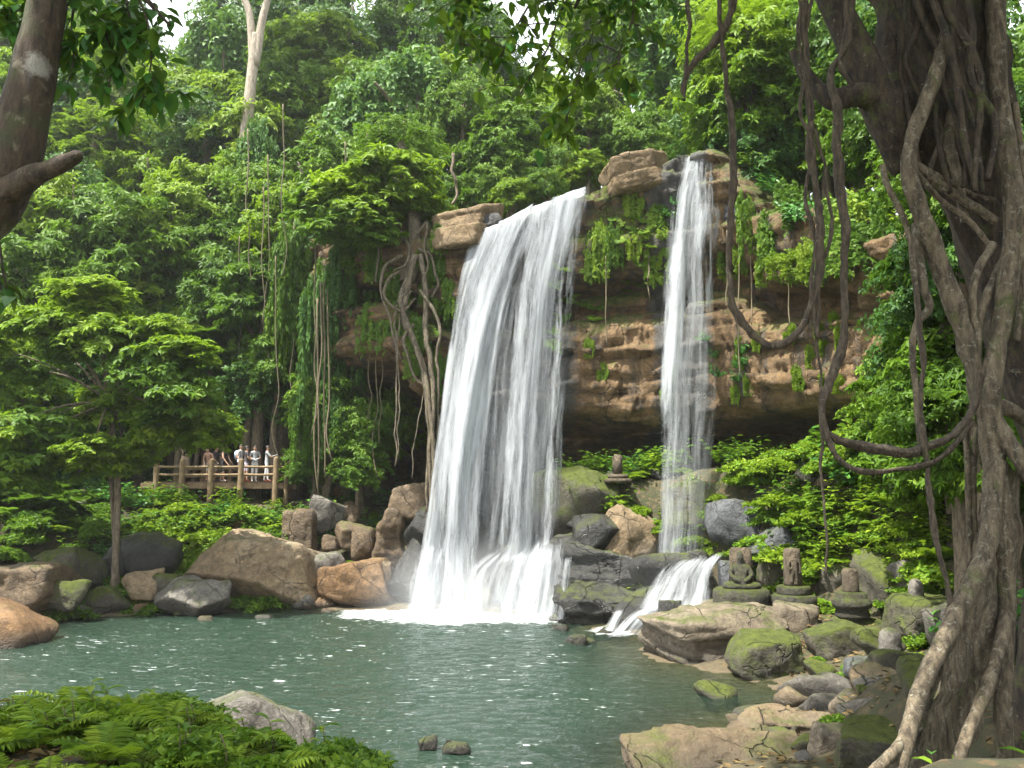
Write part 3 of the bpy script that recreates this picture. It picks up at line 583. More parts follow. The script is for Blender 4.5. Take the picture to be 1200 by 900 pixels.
# statue terrace and right shore
B = [
 ((748, 962, 702, 800), 'rock_terrace', 301, 'long low terrace rock of tan and grey stone in front of the statues', dict(Y=22.4, deep=0.6, sub=6, boxy=True, strata=0.25, rough=0.06, rz=10, tilt=(14, -3))),
 ((790, 1010, 690, 760), 'rock_terrace', 311, 'broad flat ledge on which the statues stand', dict(Y=25.2, deep=0.5, sub=5, boxy=True, strata=0.25, rough=0.05, rz=4)),
 ((850, 950, 738, 806), 'rock_moss', 302, 'dark moss topped boulder under the terrace edge', dict(Y=20.2, sub=5)),
 ((942, 1038, 716, 806), 'rock_moss', 303, 'blocky boulder with moss hanging down its front', dict(Y=20.4, sub=5, boxy=True)),
 ((1000, 1104, 756, 812), 'rock_moss', 304, 'slanting boulder half furred with moss below the round stone', dict(Y=17.6, sub=5, tilt=(0, -14), boxy=True)),
 ((1026, 1150, 690, 748), 'rock_moss', 305, 'leaning mossy slab with brown leaf litter', dict(Y=20.6, sub=5, tilt=(6, -14), boxy=True)),
 ((912, 1000, 786, 832), 'rock_grey', 306, 'smooth grey rock at the pool edge below the mossy block', dict(Y=17.2)),
 ((1012, 1084, 792, 836), 'rock_grey', 307, 'pale cracked grey slab beside the buttress root', dict(Y=15.6, flat=0.2)),
 ((724, 980, 852, 925), 'rock_tan', 308, 'wide tan slab lapped by the water', dict(Y=13.6, deep=0.55, boxy=True, sub=6, rough=0.06, rz=10, tilt=(8, 0), strata=0.2)),
 ((860, 1000, 822, 880), 'rock_tan', 309, 'layered tan ledge with small cracks above the wide slab', dict(Y=14.9, deep=0.6, flat=0.25, sub=5, strata=0.15)),
 ((966, 1092, 836, 925), 'rock_moss', 310, 'thick moss crowned boulder in front of the buttress root', dict(Y=11.8, sub=6, boxy=True)),
 ((930, 990, 812, 846), 'rock_grey', 312, 'rounded olive grey stone among the shore slabs', dict(Y=16.2)),
 ((860, 940, 826, 852), 'rock_grey', 313, 'low grey stone leaning into the shallows', dict(Y=16.4)),
 ((1090, 1170, 690, 760), 'rock_grey', 314, 'grey boulder behind the dark hanging stem', dict(Y=18.6)),
 ((1080, 1140, 740, 800), 'rock_moss', 315, 'mossy boulder with a tuft of leaves beside the root', dict(Y=15.6)),
 ((1000, 1060, 736, 770), 'rock_moss', 316, 'small green boulder beside the round stone', dict(Y=19.0)),
 ((1010, 1100, 640, 700), 'rock_moss', 317, 'bright moss mound below the fern bank', dict(Y=23.4, planes=4)),
 ((984, 1080, 806, 868), 'rock_grey', 331, 'grey shelf rock wedged beside the moss crowned boulder', dict(Y=13.2, sub=5, boxy=True)),
 ((1060, 1130, 770, 850), 'rock_moss', 332, 'tall mossy rock tucked under the buttress root', dict(Y=11.6, sub=5)),
 ((940, 1010, 840, 890), 'rock_terrace', 333, 'flat brown stone between the tan ledge and the mossy boulder', dict(Y=13.0, sub=5, boxy=True)),
 ((896, 968, 700, 742), 'rock_terrace', 334, 'brown flagstone in front of the carved pillar', dict(Y=22.6, boxy=True)),
 ((955, 1045, 718, 752), 'rock_moss', 335, 'mossy flat rock carrying the plain stone post', dict(Y=22.6, boxy=True, sub=5)),
 ((1000, 1070, 600, 660), 'rock_tan', 342, 'tan boulder jutting from the fern bank', dict(Y=25.4, boxy=True)),
 ((1040, 1110, 650, 710), 'rock_grey', 343, 'grey boulder at the foot of the fern bank', dict(Y=22.6, boxy=True)),
 ((886, 960, 640, 690), 'rock_slate', 336, 'dark grey rock stacked behind the carved pillar', dict(Y=26.6, boxy=True)),
 ((950, 1030, 640, 700), 'rock_moss', 337, 'mossy rock half buried in the fern bank', dict(Y=25.2)),
 ((900, 985, 596, 640), 'rock_grey', 338, 'grey rock ledge under the bright creepers', dict(Y=28.4, boxy=True)),
 ((1100, 1190, 720, 800), 'rock_grey', 340, 'shaded grey rock behind the fig roots', dict(Y=14.0, sub=5)),
 ((980, 1050, 764, 806), 'rock_slate', 341, 'bluish rock below the mossy block', dict(Y=18.4, boxy=True)),
 ((220, 368, 812, 872), 'rock_grey', 320, 'pinkish grey boulder jutting out behind the ferns', dict(Y=12.8, sub=5, deep=0.6, rough=0.06, tilt=(0, 9))),
 ((486, 512, 862, 880), 'rock_wet', 321, 'small black stone breaking the water surface', dict()),
 ((520, 552, 868, 884), 'rock_wet', 322, 'low flat black stone breaking the water surface', dict()),
]
for a, mt, sd, lb, kw in B: rock(*a, mt, sd, lb, **kw)
# small loose stones along the shores
protos = [mesh('stone', *rock_geo(700+k, (0.5, 0.42, 0.34), 3), M[m], True) for k, m in enumerate(('rock_tan', 'rock_grey', 'rock_moss', 'rock_wet', 'rock_orange', 'rock_terrace'))]
lab = ['loose tan stone on the shore', 'loose grey stone on the shore', 'loose mossy stone on the shore', 'small black wet stone by the falls', 'small rusty stone on the shore', 'loose pale brown stone on the shore']
def stones(n, seed, region, kinds, smin, smax):
    g = random.Random(seed)
    for _ in range(n):
        px, py = g.uniform(*region[:2]), g.uniform(*region[2:]); q = G(px, py, region_z); k = g.choice(kinds); s = g.uniform(smin, smax)
        z = float(ground(q[0], q[1]))
        if region_z > 1 and z < 0.3: continue
        z = max(z, -0.15)
        o = link('stone', protos[k], None, (q[0], q[1], z+0.1*s), (g.uniform(-.3, .3), g.uniform(-.3, .3), g.uniform(0, 6)), s); tag(o, lab[k], 'stone', lab[k].replace('stone', 'stones'))
region_z = 0.3
stones(26, 1, (60, 390, 690, 716), (0, 1, 2, 4), 0.4, 1.3); stones(30, 2, (650, 800, 690, 745), (3,), 0.4, 1.1)
stones(22, 3, (770, 1080, 720, 860), (0, 1, 2, 5), 0.35, 1.1); stones(4, 4, (900, 1050, 840, 890), (1, 5, 2), 0.25, 0.6)
region_z = 2.0
stones(30, 5, (330, 520, 560, 660), (0, 4, 1), 0.6, 1.5); stones(24, 6, (640, 1000, 580, 640), (1, 2, 5), 0.6, 1.6)

# ------------------------------------------------------------------ waterfalls
def sheet(name, parent, Lp, Rp, Y0, Y1, mat, seed, nu=40, nv=90, lobes=1.0, bulge=0.3, pw=0.6, endfade=0.0, depth_noise=0.18, back=0.0, topfade=0.0):
    """a falling sheet between two edge lines given as (px,py) from lip to foot"""
    Lp, Rp = np.array(Lp, float), np.array(Rp, float); v = np.linspace(0, 1, nv)
    def at(E):
        t = np.r_[0, np.cumsum(np.hypot(*np.diff(E, axis=0).T))]; t /= t[-1]
        e = spline(np.c_[E, 0*E[:, 0]], 200); tt = np.linspace(0, 1, 200); l = np.r_[0, np.cumsum(np.hypot(*np.diff(e[:, :2], axis=0).T))]; l /= l[-1]
        return np.stack([np.interp(v, l, e[:, 0]), np.interp(v, l, e[:, 1])], -1)
    A, C = at(Lp), at(Rp); u = np.linspace(0, 1, nu)
    V = np.zeros((nv, nu, 3)); UV = np.zeros((nv, nu, 2))
    for i in range(nv):
        Y = Y0+(Y1-Y0)*v[i]**pw
        for j in range(nu):
            f = u[j]; px = A[i, 0]*(1-f)+C[i, 0]*f; py = A[i, 1]*(1-f)+C[i, 1]*f
            V[i, j] = P(px, py, Y)
    wid = np.linalg.norm(V[nv//2, -1]-V[nv//2, 0]); hgt = np.linalg.norm(V[-1, nu//2]-V[0, nu//2])
    U, Vv = np.meshgrid(u, v)
    V[..., 1] -= bulge*np.sin(U*math.pi)*np.minimum(1, Vv*3) + depth_noise*fbm(np.stack([U*wid*1.6, Vv*hgt*0.12, 0*U+seed], -1), seed, 3)
    UV[..., 0] = U*wid+seed*3.7; UV[..., 1] = Vv*hgt+seed*1.3
    dens = np.minimum(1, np.minimum(U, 1-U)*5)**0.8
    dens = dens*(1-endfade*sstep(0.55, 1.0, Vv)) * (0.55+0.45*lobes)
    if topfade: dens = dens*sstep(0, topfade, Vv)
    V[..., 2] += 0.16*fbm(np.stack([U*wid*1.5, 0*U, 0*U+seed], -1), seed+40, 3)*(1-Vv)**3
    if back:                                                     # the stream comes to the lip from behind
        nb_ = 8; k_ = np.linspace(1, 0, nb_, endpoint=False)[:, None]
        pre = V[:1]+np.array((0, 1.0, 0))*(back*k_)[..., None]+np.array((0, 0, -1.0))*(0.35*k_**2)[..., None]
        V = np.concatenate([pre, V]); UV = np.concatenate([UV[:1]-np.array((0, 1.0))*(back*k_)[..., None], UV]); dens = np.concatenate([np.repeat(dens[:1], nb_, 0), dens]); nv += nb_
    return part(name, V, grid_faces(nu, nv), M[mat], parent, smooth=True, attrs={'dens': dens.ravel()}, uv=UV.reshape(-1, 2))
wf = thing('waterfall', 'wide white waterfall pouring over the cliff into the pool', 'waterfall', (-1.4, 31.6, 0))
S1 = sheet
S1('water_veil', wf, [(550, 284), (532, 350), (512, 500), (497, 640), (482, 716)], [(691, 219), (672, 330), (664, 470), (656, 600), (650, 640)], 33.0, 31.6, 'fall_thin', 1, 70, 110, 0.9, back=1.6)
S1('water_stream', wf, [(566, 270), (540, 350), (516, 500), (506, 640), (494, 718)], [(640, 234), (604, 330), (576, 480), (566, 620), (570, 718)], 32.8, 31.0, 'fall', 2, 60, 110, 0.78, back=1.6)
S1('water_stream', wf, [(584, 262), (556, 350), (530, 500), (520, 640), (508, 720)], [(626, 240), (592, 330), (562, 480), (548, 620), (548, 720)], 32.7, 30.8, 'fall', 3, 40, 110, 1.05, back=1.6)
S1('water_stream', wf, [(620, 242), (606, 330), (594, 480), (586, 620), (580, 660)], [(668, 226), (650, 330), (634, 480), (628, 600), (628, 650)], 32.8, 31.2, 'fall', 4, 40, 110, 0.55, back=1.6)
S1('water_stream', wf, [(660, 229), (652, 330), (642, 480), (636, 600), (634, 640)], [(692, 218), (676, 330), (664, 480), (658, 600), (656, 630)], 32.9, 31.5, 'fall', 5, 30, 110, 0.25, back=1.6)
S1('water_stream', wf, [(548, 286), (534, 350), (516, 480), (500, 600), (480, 712)], [(588, 258), (556, 350), (534, 480), (520, 600), (512, 712)], 33.0, 31.2, 'fall', 6, 30, 110, 0.55, back=1.6)
S1('water_stream', wf, [(640, 234), (620, 330), (606, 480), (600, 600), (596, 650)], [(690, 220), (660, 330), (648, 480), (642, 600), (640, 640)], 32.6, 31.4, 'fall_fine', 7, 40, 110, 0.4, back=1.6)
# lower cascades over the ledges
def cascade(parent, Lp, Rp, Y0, Y1, seed, l=1.0, m='fall'): S1('cascade', parent, Lp, Rp, Y0, Y1, m, seed, 30, 50, l, 0.35, 0.8, 0.0, 0.3, topfade=0.25)
cascade(wf, [(580, 640), (545, 670), (532, 720)], [(640, 634), (650, 660), (652, 722)], 31.2, 30.2, 11, 0.45)
cascade(wf, [(624, 632), (612, 660), (600, 722)], [(660, 626), (664, 650), (656, 722)], 31.0, 29.9, 12, 0.4)
cascade(wf, [(500, 630), (484, 660), (474, 716)], [(530, 632), (520, 670), (516, 718)], 31.4, 30.4, 13, 0.35)
cascade(wf, [(650, 634), (648, 660), (644, 694)], [(680, 632), (672, 655), (668, 694)], 30.2, 29.0, 14, 0.1, 'fall_fine')
cascade(wf, [(646, 690), (640, 700), (634, 724)], [(672, 690), (668, 700), (664, 724)], 29.0, 28.2, 15, 0.1, 'fall_fine')
cascade(wf, [(662, 646), (658, 668), (655, 694)], [(672, 646), (668, 668), (666, 694)], 29.4, 28.8, 17, 0.6)
wf2 = thing('waterfall', 'narrow thin waterfall falling in fine threads past the cave', 'waterfall', (6.0, 30.4, 0.4))
S1('water_veil', wf2, [(796, 188), (784, 250), (772, 400), (768, 560), (764, 664)], [(838, 172), (838, 250), (840, 400), (836, 560), (832, 660)], 31.8, 28.1, 'fall_fine', 21, 50, 110, 0.7, endfade=0.15, back=1.2)
S1('water_stream', wf2, [(800, 186), (788, 250), (776, 400), (770, 500), (770, 560)], [(826, 176), (812, 250), (800, 400), (792, 500), (790, 560)], 31.7, 28.8, 'fall', 22, 30, 90, 0.35, endfade=0.6, back=1.2)
S1('water_stream', wf2, [(812, 180), (806, 240), (800, 330), (796, 420)], [(838, 172), (840, 240), (838, 330), (834, 420)], 31.6, 29.8, 'fall', 23, 30, 70, 0.3, endfade=0.7, back=1.2)
S1('water_stream', wf2, [(812, 240), (812, 250), (808, 300)], [(850, 236), (846, 254), (840, 300)], 31.4, 31.0, 'fall_fine', 24, 24, 40, 0.8, endfade=0.8)
cascade(wf2, [(800, 650), (772, 668), (752, 700), (744, 712)], [(854, 642), (838, 664), (834, 690), (832, 708)], 27.6, 25.6, 25, 1.0)
cascade(wf2, [(756, 704), (734, 722), (716, 742)], [(800, 702), (772, 720), (748, 744)], 25.7, 24.9, 26, 0.9)
cascade(wf2, [(722, 712), (716, 722), (708, 738)], [(732, 712), (728, 722), (722, 738)], 25.9, 25.4, 27, 0.9)
# spray at the foot of the falls
def mist(px, py, Y, dims, dens, seed):
    b = NB('spray'); tc = b.n('ShaderNodeTexCoord').outputs['Object']
    ln = b.n('ShaderNodeVectorMath', {0: tc}, operation='LENGTH').outputs['Value']
    d = b.math('MULTIPLY', b.math('POWER', b.maprange(ln, 0.0, 1.0, 1, 0), 1.5), dens)
    pv = b.n('ShaderNodeVolumePrincipled', {'Color': (0.95, 0.97, 1, 1), 'Density': d, 'Anisotropy': 0.2})
    b.t.links.new(pv.outputs[0], b.o.inputs[1])
    V, F = ico(3); o = link('mist', mesh('mist', V, F, b.m, True), None, P(px, py, Y), scale=dims)
    tag(o, 'soft white spray hanging at the foot of the waterfall' if seed == 1 else 'thin spray drifting below the narrow waterfall', kind='stuff')
mist(556, 690, 30.6, (5.0, 2.2, 2.2), 0.24, 1)
mist(790, 690, 27.6, (2.4, 1.6, 1.9), 0.10, 2)

# ------------------------------------------------------------------ foliage meshes
DIA = (np.array([(0, 0, 0), (0.45, 0.5, 0.07), (1, 0, -0.10), (0.45, -0.5, 0.07)]), np.array([(0, 1, 2), (0, 2, 3)]))
LEAF = (np.array([(0, 0, 0), (0.22, 0.36, 0.06), (0.58, 0.45, 0.03), (1, 0, -0.2), (0.58, -0.45, 0.03), (0.22, -0.36, 0.06), (0.5, 0, -0.03)]),
        np.array([(0, 1, 6), (1, 2, 6), (2, 3, 6), (3, 4, 6), (4, 5, 6), (5, 0, 6)]))
def leaves(c, d, n, L, W, tpl=DIA):
    T, F = tpl; s = nrm(np.cross(n, d)); n2 = np.cross(d, s)
    L = np.broadcast_to(L, (len(c),)); W = np.broadcast_to(W, (len(c),))
    V = c[:, None]+T[None, :, 0, None]*(d*L[:, None])[:, None]+T[None, :, 1, None]*(s*W[:, None])[:, None]+T[None, :, 2, None]*(n2*L[:, None])[:, None]
    k = len(T); FF = (np.arange(len(c))[:, None, None]*k+F[None]).reshape(-1, 3)
    return V.reshape(-1, 3), FF, k
def rosette(c, n, m, L, W, droop, g, var=0.25, tpl=DIA):
    """m leaves radiating from each point c round the axis n"""
    a = nrm(np.cross(n, nrm(g.normal(size=n.shape)))); b2 = np.cross(n, a)
    th = (np.arange(m)*2*math.pi/m)[None]+g.uniform(0, 6.3, (len(c), 1))+g.normal(0, 0.25, (len(c), m))
    d = a[:, None]*np.cos(th)[..., None]+b2[:, None]*np.sin(th)[..., None]+n[:, None]*g.normal(0.05, 0.25, (len(c), m, 1))
    d = d.reshape(-1, 3); d[:, 2] -= droop; d = nrm(d)
    cc = np.repeat(c, m, 0); nn = nrm(np.repeat(n, m, 0)+0.25*g.normal(size=(len(cc), 3)))
    l = L*(1+g.normal(0, var, len(cc)))
    return (*leaves(cc, d, nn, l, W*l/L, tpl), m)
def lobes_pts(g, rad, nl, lr, npts, up=0.7, low=-0.45):
    """leaf points strung along drooping boughs that leave the stem at many heights"""
    nb = nl*5; per = npts//nb+1
    a = g.uniform(0, 6.283, nb); h = g.uniform(-0.75, 0.9, nb)
    reach = np.sqrt(np.clip(1-(h*0.92)**2, 0.06, 1))*g.uniform(0.55, 1.22, nb)
    st = np.stack([0.1*g.normal(size=nb), 0.1*g.normal(size=nb), h*0.75-0.2], -1); d = np.stack([np.cos(a), np.sin(a), 0*a], -1)
    t = g.uniform(0.3, 1.0, (nb, per))**0.75; rise = g.uniform(0.15, 0.6, nb)[:, None]; drop = g.uniform(0.25, 0.7, nb)[:, None]
    p = st[:, None]+d[:, None]*(reach[:, None]*t)[..., None]; p[..., 2] += (rise*t-drop*t**2.4)*reach[:, None]+0.1
    sd = np.stack([-np.sin(a), np.cos(a), 0*a], -1); wd = 0.20*(1.15-t)+0.03
    p = p+sd[:, None]*(wd*g.normal(size=t.shape))[..., None]; p[..., 2] += 0.05*g.normal(size=t.shape)
    p = p*np.array(rad)
    n = nrm(d[:, None]*0.55+np.array((0, 0, up))+0.35*g.normal(size=p.shape))
    k = np.repeat(np.arange(nb), per); lob = _hash(k.astype(float), 0*k, 0*k, 3); idx = g.permutation(nb*per)[:npts]
    return p.reshape(-1, 3)[idx], n.reshape(-1, 3)[idx], lob[idx], None, None
CR = {}
def crown_palmate(seed, mat, flat=0.85, npts=1900, L=0.105, m=7, nl=15, droop=0.4):
    g = RG(seed); p, n, lob, c, r = lobes_pts(g, (1, 1, flat), nl, (0.28, 0.46), npts, 0.9, -0.5)
    V, F, k, mm = rosette(p, n, m, L, L*0.38, droop, g)
    at = np.repeat(np.clip(0.5*lob+0.5*g.uniform(0, 1, npts), 0, 1), mm*k)
    return mesh('crown', V, F, M[mat], False, {'rnd': at})
def crown_dense(seed, mat, flat=0.85, npts=4000, L=0.062, m=4, nl=20, wd=0.5):
    g = RG(seed); p, n, lob, c, r = lobes_pts(g, (1, 1, flat), nl, (0.22, 0.42), npts, 0.6, -0.5)
    V, F, k, mm = rosette(p, n, m, L, L*wd, 0.3, g, 0.3)
    at = np.repeat(np.clip(0.55*lob+0.45*g.uniform(0, 1, npts), 0, 1), mm*k)
    return mesh('crown', V, F, M[mat], False, {'rnd': at})
def frond_pts(c, d, n, L, m, g, arch=0.7):
    """leaflets in pairs along arching midribs"""
    t = (np.arange(m)+0.8)/m; s = nrm(np.cross(n, d))
    pos = c[:, None]+d[:, None]*(L[:, None]*t)[..., None]+np.array((0, 0, -1.0))*(arch*L[:, None]*t**2)[..., None]
    o = []
    for sg in (-1, 1):
        dd = nrm(s[:, None]*sg+0.45*d[:, None]+np.array((0, 0, -0.25))+0.1*g.normal(size=pos.shape))
        ll = (L[:, None]*0.34*np.sin(np.pi*np.clip(t*0.86+0.12, 0, 1))**0.8)
        o.append((pos.reshape(-1, 3), dd.reshape(-1, 3), ll.ravel()))
    return [np.concatenate(x) for x in zip(*o)]
def crown_feather(seed, mat, npts=700, L=0.28, m=10, flat=0.7):
    g = RG(seed); p, n, lob, c, r = lobes_pts(g, (1, 1, flat), 16, (0.25, 0.42), npts, 0.9, -0.3)
    d = nrm(n*0.35+nrm(g.normal(size=p.shape)*np.array((1, 1, 0.25)))); nn = np.tile((0, 0, 1.0), (npts, 1))
    l = L*g.uniform(0.7, 1.25, npts)
    cc, dd, ll = frond_pts(p, d, nn, l, m, g)
    V, F, k = leaves(cc, dd, nrm(np.tile((0, 0, 1.0), (len(cc), 1))+0.3*g.normal(size=cc.shape)), ll, ll*0.34)
    a1 = np.clip(0.5*lob+0.5*g.uniform(0, 1, npts), 0, 1); at = np.repeat(np.tile(np.repeat(a1, m), 2), k)
    return mesh('crown', V, F, M[mat], False, {'rnd': at})
def crown_curtain(seed, mat, ns=46, L=0.075, npts=2600):
    """leafy vines hanging in columns: unit radius, from z=1 down to z=-1"""
    g = RG(seed); a = g.uniform(0, 6.28, ns); r = g.uniform(0.05, 1, ns)**0.6
    sx, sy = r*np.cos(a)*0.62, r*np.sin(a)*0.62; bot = g.uniform(-1, 0.35, ns); wd = g.uniform(0.05, 0.13, ns)
    k = g.integers(0, ns, npts); t = g.uniform(0, 1, npts)**0.85
    top = 0.95-0.5*r[k]**2; z = top+(bot[k]-top)*t
    th = g.uniform(0, 6.28, npts); w2 = wd[k]*(1-0.6*t)*g.uniform(0.5, 1, npts)*1.3
    p = np.stack([sx[k]+np.cos(th)*w2, sy[k]+np.sin(th)*w2, z], -1)
    n = nrm(np.stack([np.cos(th), np.sin(th), 0.7+0*th], -1)+0.3*g.normal(size=p.shape))
    V, F, kk, mm = rosette(p, n, 4, L, L*0.55, 0.55, g, 0.3)
    at = np.repeat(np.clip(0.5*_hash(k.astype(float), 0*k, 0*k, 4)+0.5*g.uniform(0, 1, npts), 0, 1), mm*kk)
    return mesh('crown', V, F, M[mat], False, {'rnd': at})
def shrub_broad(seed, mat, nst=16, L=0.34):
    g = RG(seed); C, D, N, LL = [], [], [], []
    for s in range(nst):
        a = g.uniform(0, 6.28); tilt = g.uniform(0.15, 0.9); d0 = np.array((math.cos(a)*tilt, math.sin(a)*tilt, 1.0)); h = g.uniform(0.5, 1.1)
        for q in range(7):
            t = 0.3+0.7*q/6; c = d0*h*t+np.array((0, 0, -0.25*tilt*t*t)); th = q*2.4+g.uniform(0, 1)
            d = nrm(np.array((math.cos(th), math.sin(th), g.uniform(-0.1, 0.45)))+0.5*nrm(d0)*np.array((1, 1, 0)))
            C.append(c); D.append(d); N.append(nrm(np.array((0, 0, 1.0))+0.3*g.normal(size=3))); LL.append(L*g.uniform(0.6, 1.1)*(1.1-0.4*t))
    C, D, N, LL = map(np.array, (C, D, N, LL)); V, F, k = leaves(C, D, N, LL, LL*0.5, LEAF)
    return mesh('foliage', V, F, M[mat], False, {'rnd': np.repeat(g.uniform(0, 1, len(C)), k)})
def fern_mesh(seed, mat, nf=13, L=1.0, m=16):
    g = RG(seed); a = np.arange(nf)*2.4+g.uniform(0, 0.6, nf); el = g.uniform(0.5, 1.3, nf)
    d = nrm(np.stack([np.cos(a), np.sin(a), el], -1)); n = nrm(np.array((0, 0, 1.0))-d*d[:, 2:3]); l = L*g.uniform(0.7, 1.15, nf)
    cc, dd, ll = frond_pts(np.zeros((nf, 3)), d, n, l, m, g, 0.55)
    V, F, k = leaves(cc, dd, np.tile((0, 0, 1.0), (len(cc), 1)), ll, ll*0.24)
    return mesh('foliage', V, F, M[mat], False, {'rnd': np.repeat(np.tile(np.repeat(g.uniform(0, 1, nf), m), 2), k)})
def cover_mesh(seed, mat, npts=900, L=0.13, hgt=0.35):
    g = RG(seed); a = g.uniform(0, 6.28, npts); r = np.sqrt(g.uniform(0, 1, npts))*(0.72+0.28*np.sin(a*3+seed)+0.2*np.sin(a*7+2*seed))+0.08*g.normal(size=npts)
    p = np.stack([r*np.cos(a), r*np.sin(a), hgt*np.clip(1-r**2, 0.1, 1)*g.uniform(0.3, 1.2, npts)], -1); n = nrm(np.array((0, 0, 1.0))+0.5*g.normal(size=p.shape))
    V, F, k, mm = rosette(p, n, 4, L, L*0.55, 0.2, g, 0.3)
    return mesh('foliage', V, F, M[mat], False, {'rnd': np.repeat(np.repeat(g.uniform(0, 1, npts), mm), k)})
CR['pal'] = [crown_palmate(s, 'leaf_mid') for s in (31, 32)]
CR['pal_lime'] = [crown_palmate(s, 'leaf_lime') for s in (33, 34)]
CR['pal_big'] = [crown_palmate(s, 'leaf_lime', 0.85, 620, 0.2, 7, 12, 0.5) for s in (46, 47)]; CR['pal_big_mid'] = [crown_palmate(s, 'leaf_mid', 0.85, 620, 0.2, 7, 12, 0.5) for s in (48, 49)]
CR['dense'] = [crown_dense(s, 'leaf_mid') for s in (35, 36)]
CR['dark'] = [crown_dense(s, 'leaf_dark', 0.9) for s in (37, 38)]
CR['feather'] = [crown_feather(s, 'leaf_lime') for s in (39, 40)]
CR['olive'] = [crown_dense(41, 'leaf_olive', 0.8, 2600, 0.06), crown_feather(42, 'leaf_olive')]
CR['curtain'] = [crown_curtain(s, 'leaf_vine') for s in (43, 44)]
CR['curtain_mid'] = [crown_curtain(45, 'leaf_mid')]
SH = {'broad': [shrub_broad(s, 'leaf_mid') for s in (51, 52)], 'broad_lime': [shrub_broad(s, 'leaf_lime') for s in (53, 54)], 'gloss': [shrub_broad(s, 'leaf_gloss') for s in (55, 56)],
      'fern': [fern_mesh(s, 'leaf_fern') for s in (57, 58)], 'fern_dark': [fern_mesh(59, 'leaf_mid')], 'cover': [cover_mesh(60, 'leaf_lime'), cover_mesh(61, 'leaf_fern')], 'cover_mid': [cover_mesh(62, 'leaf_mid')],
      'trail': [crown_curtain(s, 'leaf_lime', 22, 0.15, 520) for s in (65, 66)], 'trail_mid': [crown_curtain(s, 'leaf_mid', 22, 0.14, 560) for s in (67, 68)], 'palm': [fern_mesh(63, 'leaf_mid', 15, 1.0, 26), fern_mesh(64, 'leaf_dark', 13, 1.0, 26)]}
LABT = {'pal': 'spreading tree with palm-shaped leaf clusters', 'pal_lime': 'bright lime tree with fanned leaf clusters', 'dense': 'round bushy tree with small mid green leaves', 'dark': 'dark evergreen tree with dense crown',
        'feather': 'feathery lime tree with drooping sprays', 'olive': 'yellowish olive tree with loose crown', 'curtain': 'tree smothered in pale hanging vines', 'curtain_mid': 'tree hidden under green creepers'}
def tree_zone(px, Y):
    return ('behind the boardwalk' if Y < 47 else 'high on the slope round the pale trunk') if px < 480 else 'above the wide waterfall' if px < 700 else 'above the narrow waterfall' if px < 860 else 'on the cliff top behind the lianas' if Y > 26 else 'behind the giant fig'
_tn = [0]; SKY_GAPS = ((216, 8, 36, 46), (614, 28, 30, 50), (728, 122, 16, 30), (430, -6, 14, 20))
def tree(kind, px, py, Y, Rm, label=None, hs=1.0, trunk='bark_mid', tr=None, lean=0.0, group=None, base=None, limbs=3, more=()):
    """tree whose crown centre is seen at (px,py) at depth Y; the trunk goes down to the ground there"""
    _tn[0] += 1; g = random.Random(_tn[0]*13+5)
    if Y > 44 and label is None and any(math.hypot((px-x)/sx, (py-y)/sy) < 1+0.62*Rm*FPX/Y/max(sx, sy) for x, y, sx, sy in SKY_GAPS): return None
    c = P(px, py, Y); bx, by = (c[0]+lean, c[1]) if base is None else base
    if c[2] > 12.5 and px > 480:                                  # crowns above the cliff stand on its top
        for _ in range(40):
            if float(seg_dist(np.array([bx]), np.array([by]), CLIFF, False)[0]) > 1.2: break
            Y += 0.4; c = P(px, py, Y); bx, by = c[0]+lean, c[1]
    bz = float(ground(bx, by))-0.2
    if c[2] > 12.5 and px > 480: bz = max(bz, float(np.interp(bx, cx, top))-0.5)
    t = thing('forest_tree', label or LABT[kind]+' '+tree_zone(px, Y), 'tree', (bx, by, bz), group or (None if label else LABT[kind]+' '+tree_zone(px, Y)))
    r0 = tr or max(0.12, 0.055*Rm+0.012*(c[2]-bz))
    mid = (np.array((bx, by, bz))+c)/2+np.array((g.uniform(-.4, .4), g.uniform(-.4, .4), 0))
    V, F = tube([(bx, by, bz), mid, c+np.array((0, 0, 0.2*Rm))], [r0*1.25, r0, r0*0.45], 16, 8, _tn[0], 0.15)
    part('trunk', V, F, M[trunk], t, smooth=True)
    for k in range(limbs):
        a = g.uniform(0, 6.28); e = c+np.array((math.cos(a)*Rm*0.75, math.sin(a)*Rm*0.75, g.uniform(-0.1, 0.45)*Rm)); st = mid+(c-mid)*g.uniform(0.3, 0.9)
        V, F = tube([st, (st+e)/2+np.array((0, 0, 0.15*Rm)), e], [r0*0.5, r0*0.3, r0*0.12], 8, 6, k); part('limb', V, F, M[trunk], t, smooth=True)
    for i, (dx, dy, dz, rr) in enumerate([(0, 0, 0, Rm)]+list(more)):
        me = CR[kind][g.randrange(len(CR[kind]))]
        link('crown', me, t, c-np.array((bx, by, bz))+np.array((dx, dy, dz)), (g.uniform(-.12, .12), g.uniform(-.12, .12), g.uniform(0, 6.28)), (rr*g.uniform(.92, 1.1), rr*g.uniform(.92, 1.1), rr*hs*g.uniform(1.0, 1.3)))
    return t
LABS = {'broad': ('broad leaved green shrub', 'shrub'), 'broad_lime': ('broad leaved bright lime shrub', 'shrub'), 'gloss': ('dark glossy large leaved shrub', 'shrub'), 'fern': ('yellow green fern clump', 'fern'), 'fern_dark': ('dark green shade fern', 'fern'),
        'cover': ('bright low creeper', 'creeper'), 'cover_mid': ('low green creeper', 'creeper'), 'trail': ('bright trailing creeper', 'creeper'), 'trail_mid': ('green trailing creeper', 'creeper'), 'palm': ('palm with long drooping fronds', 'palm')}
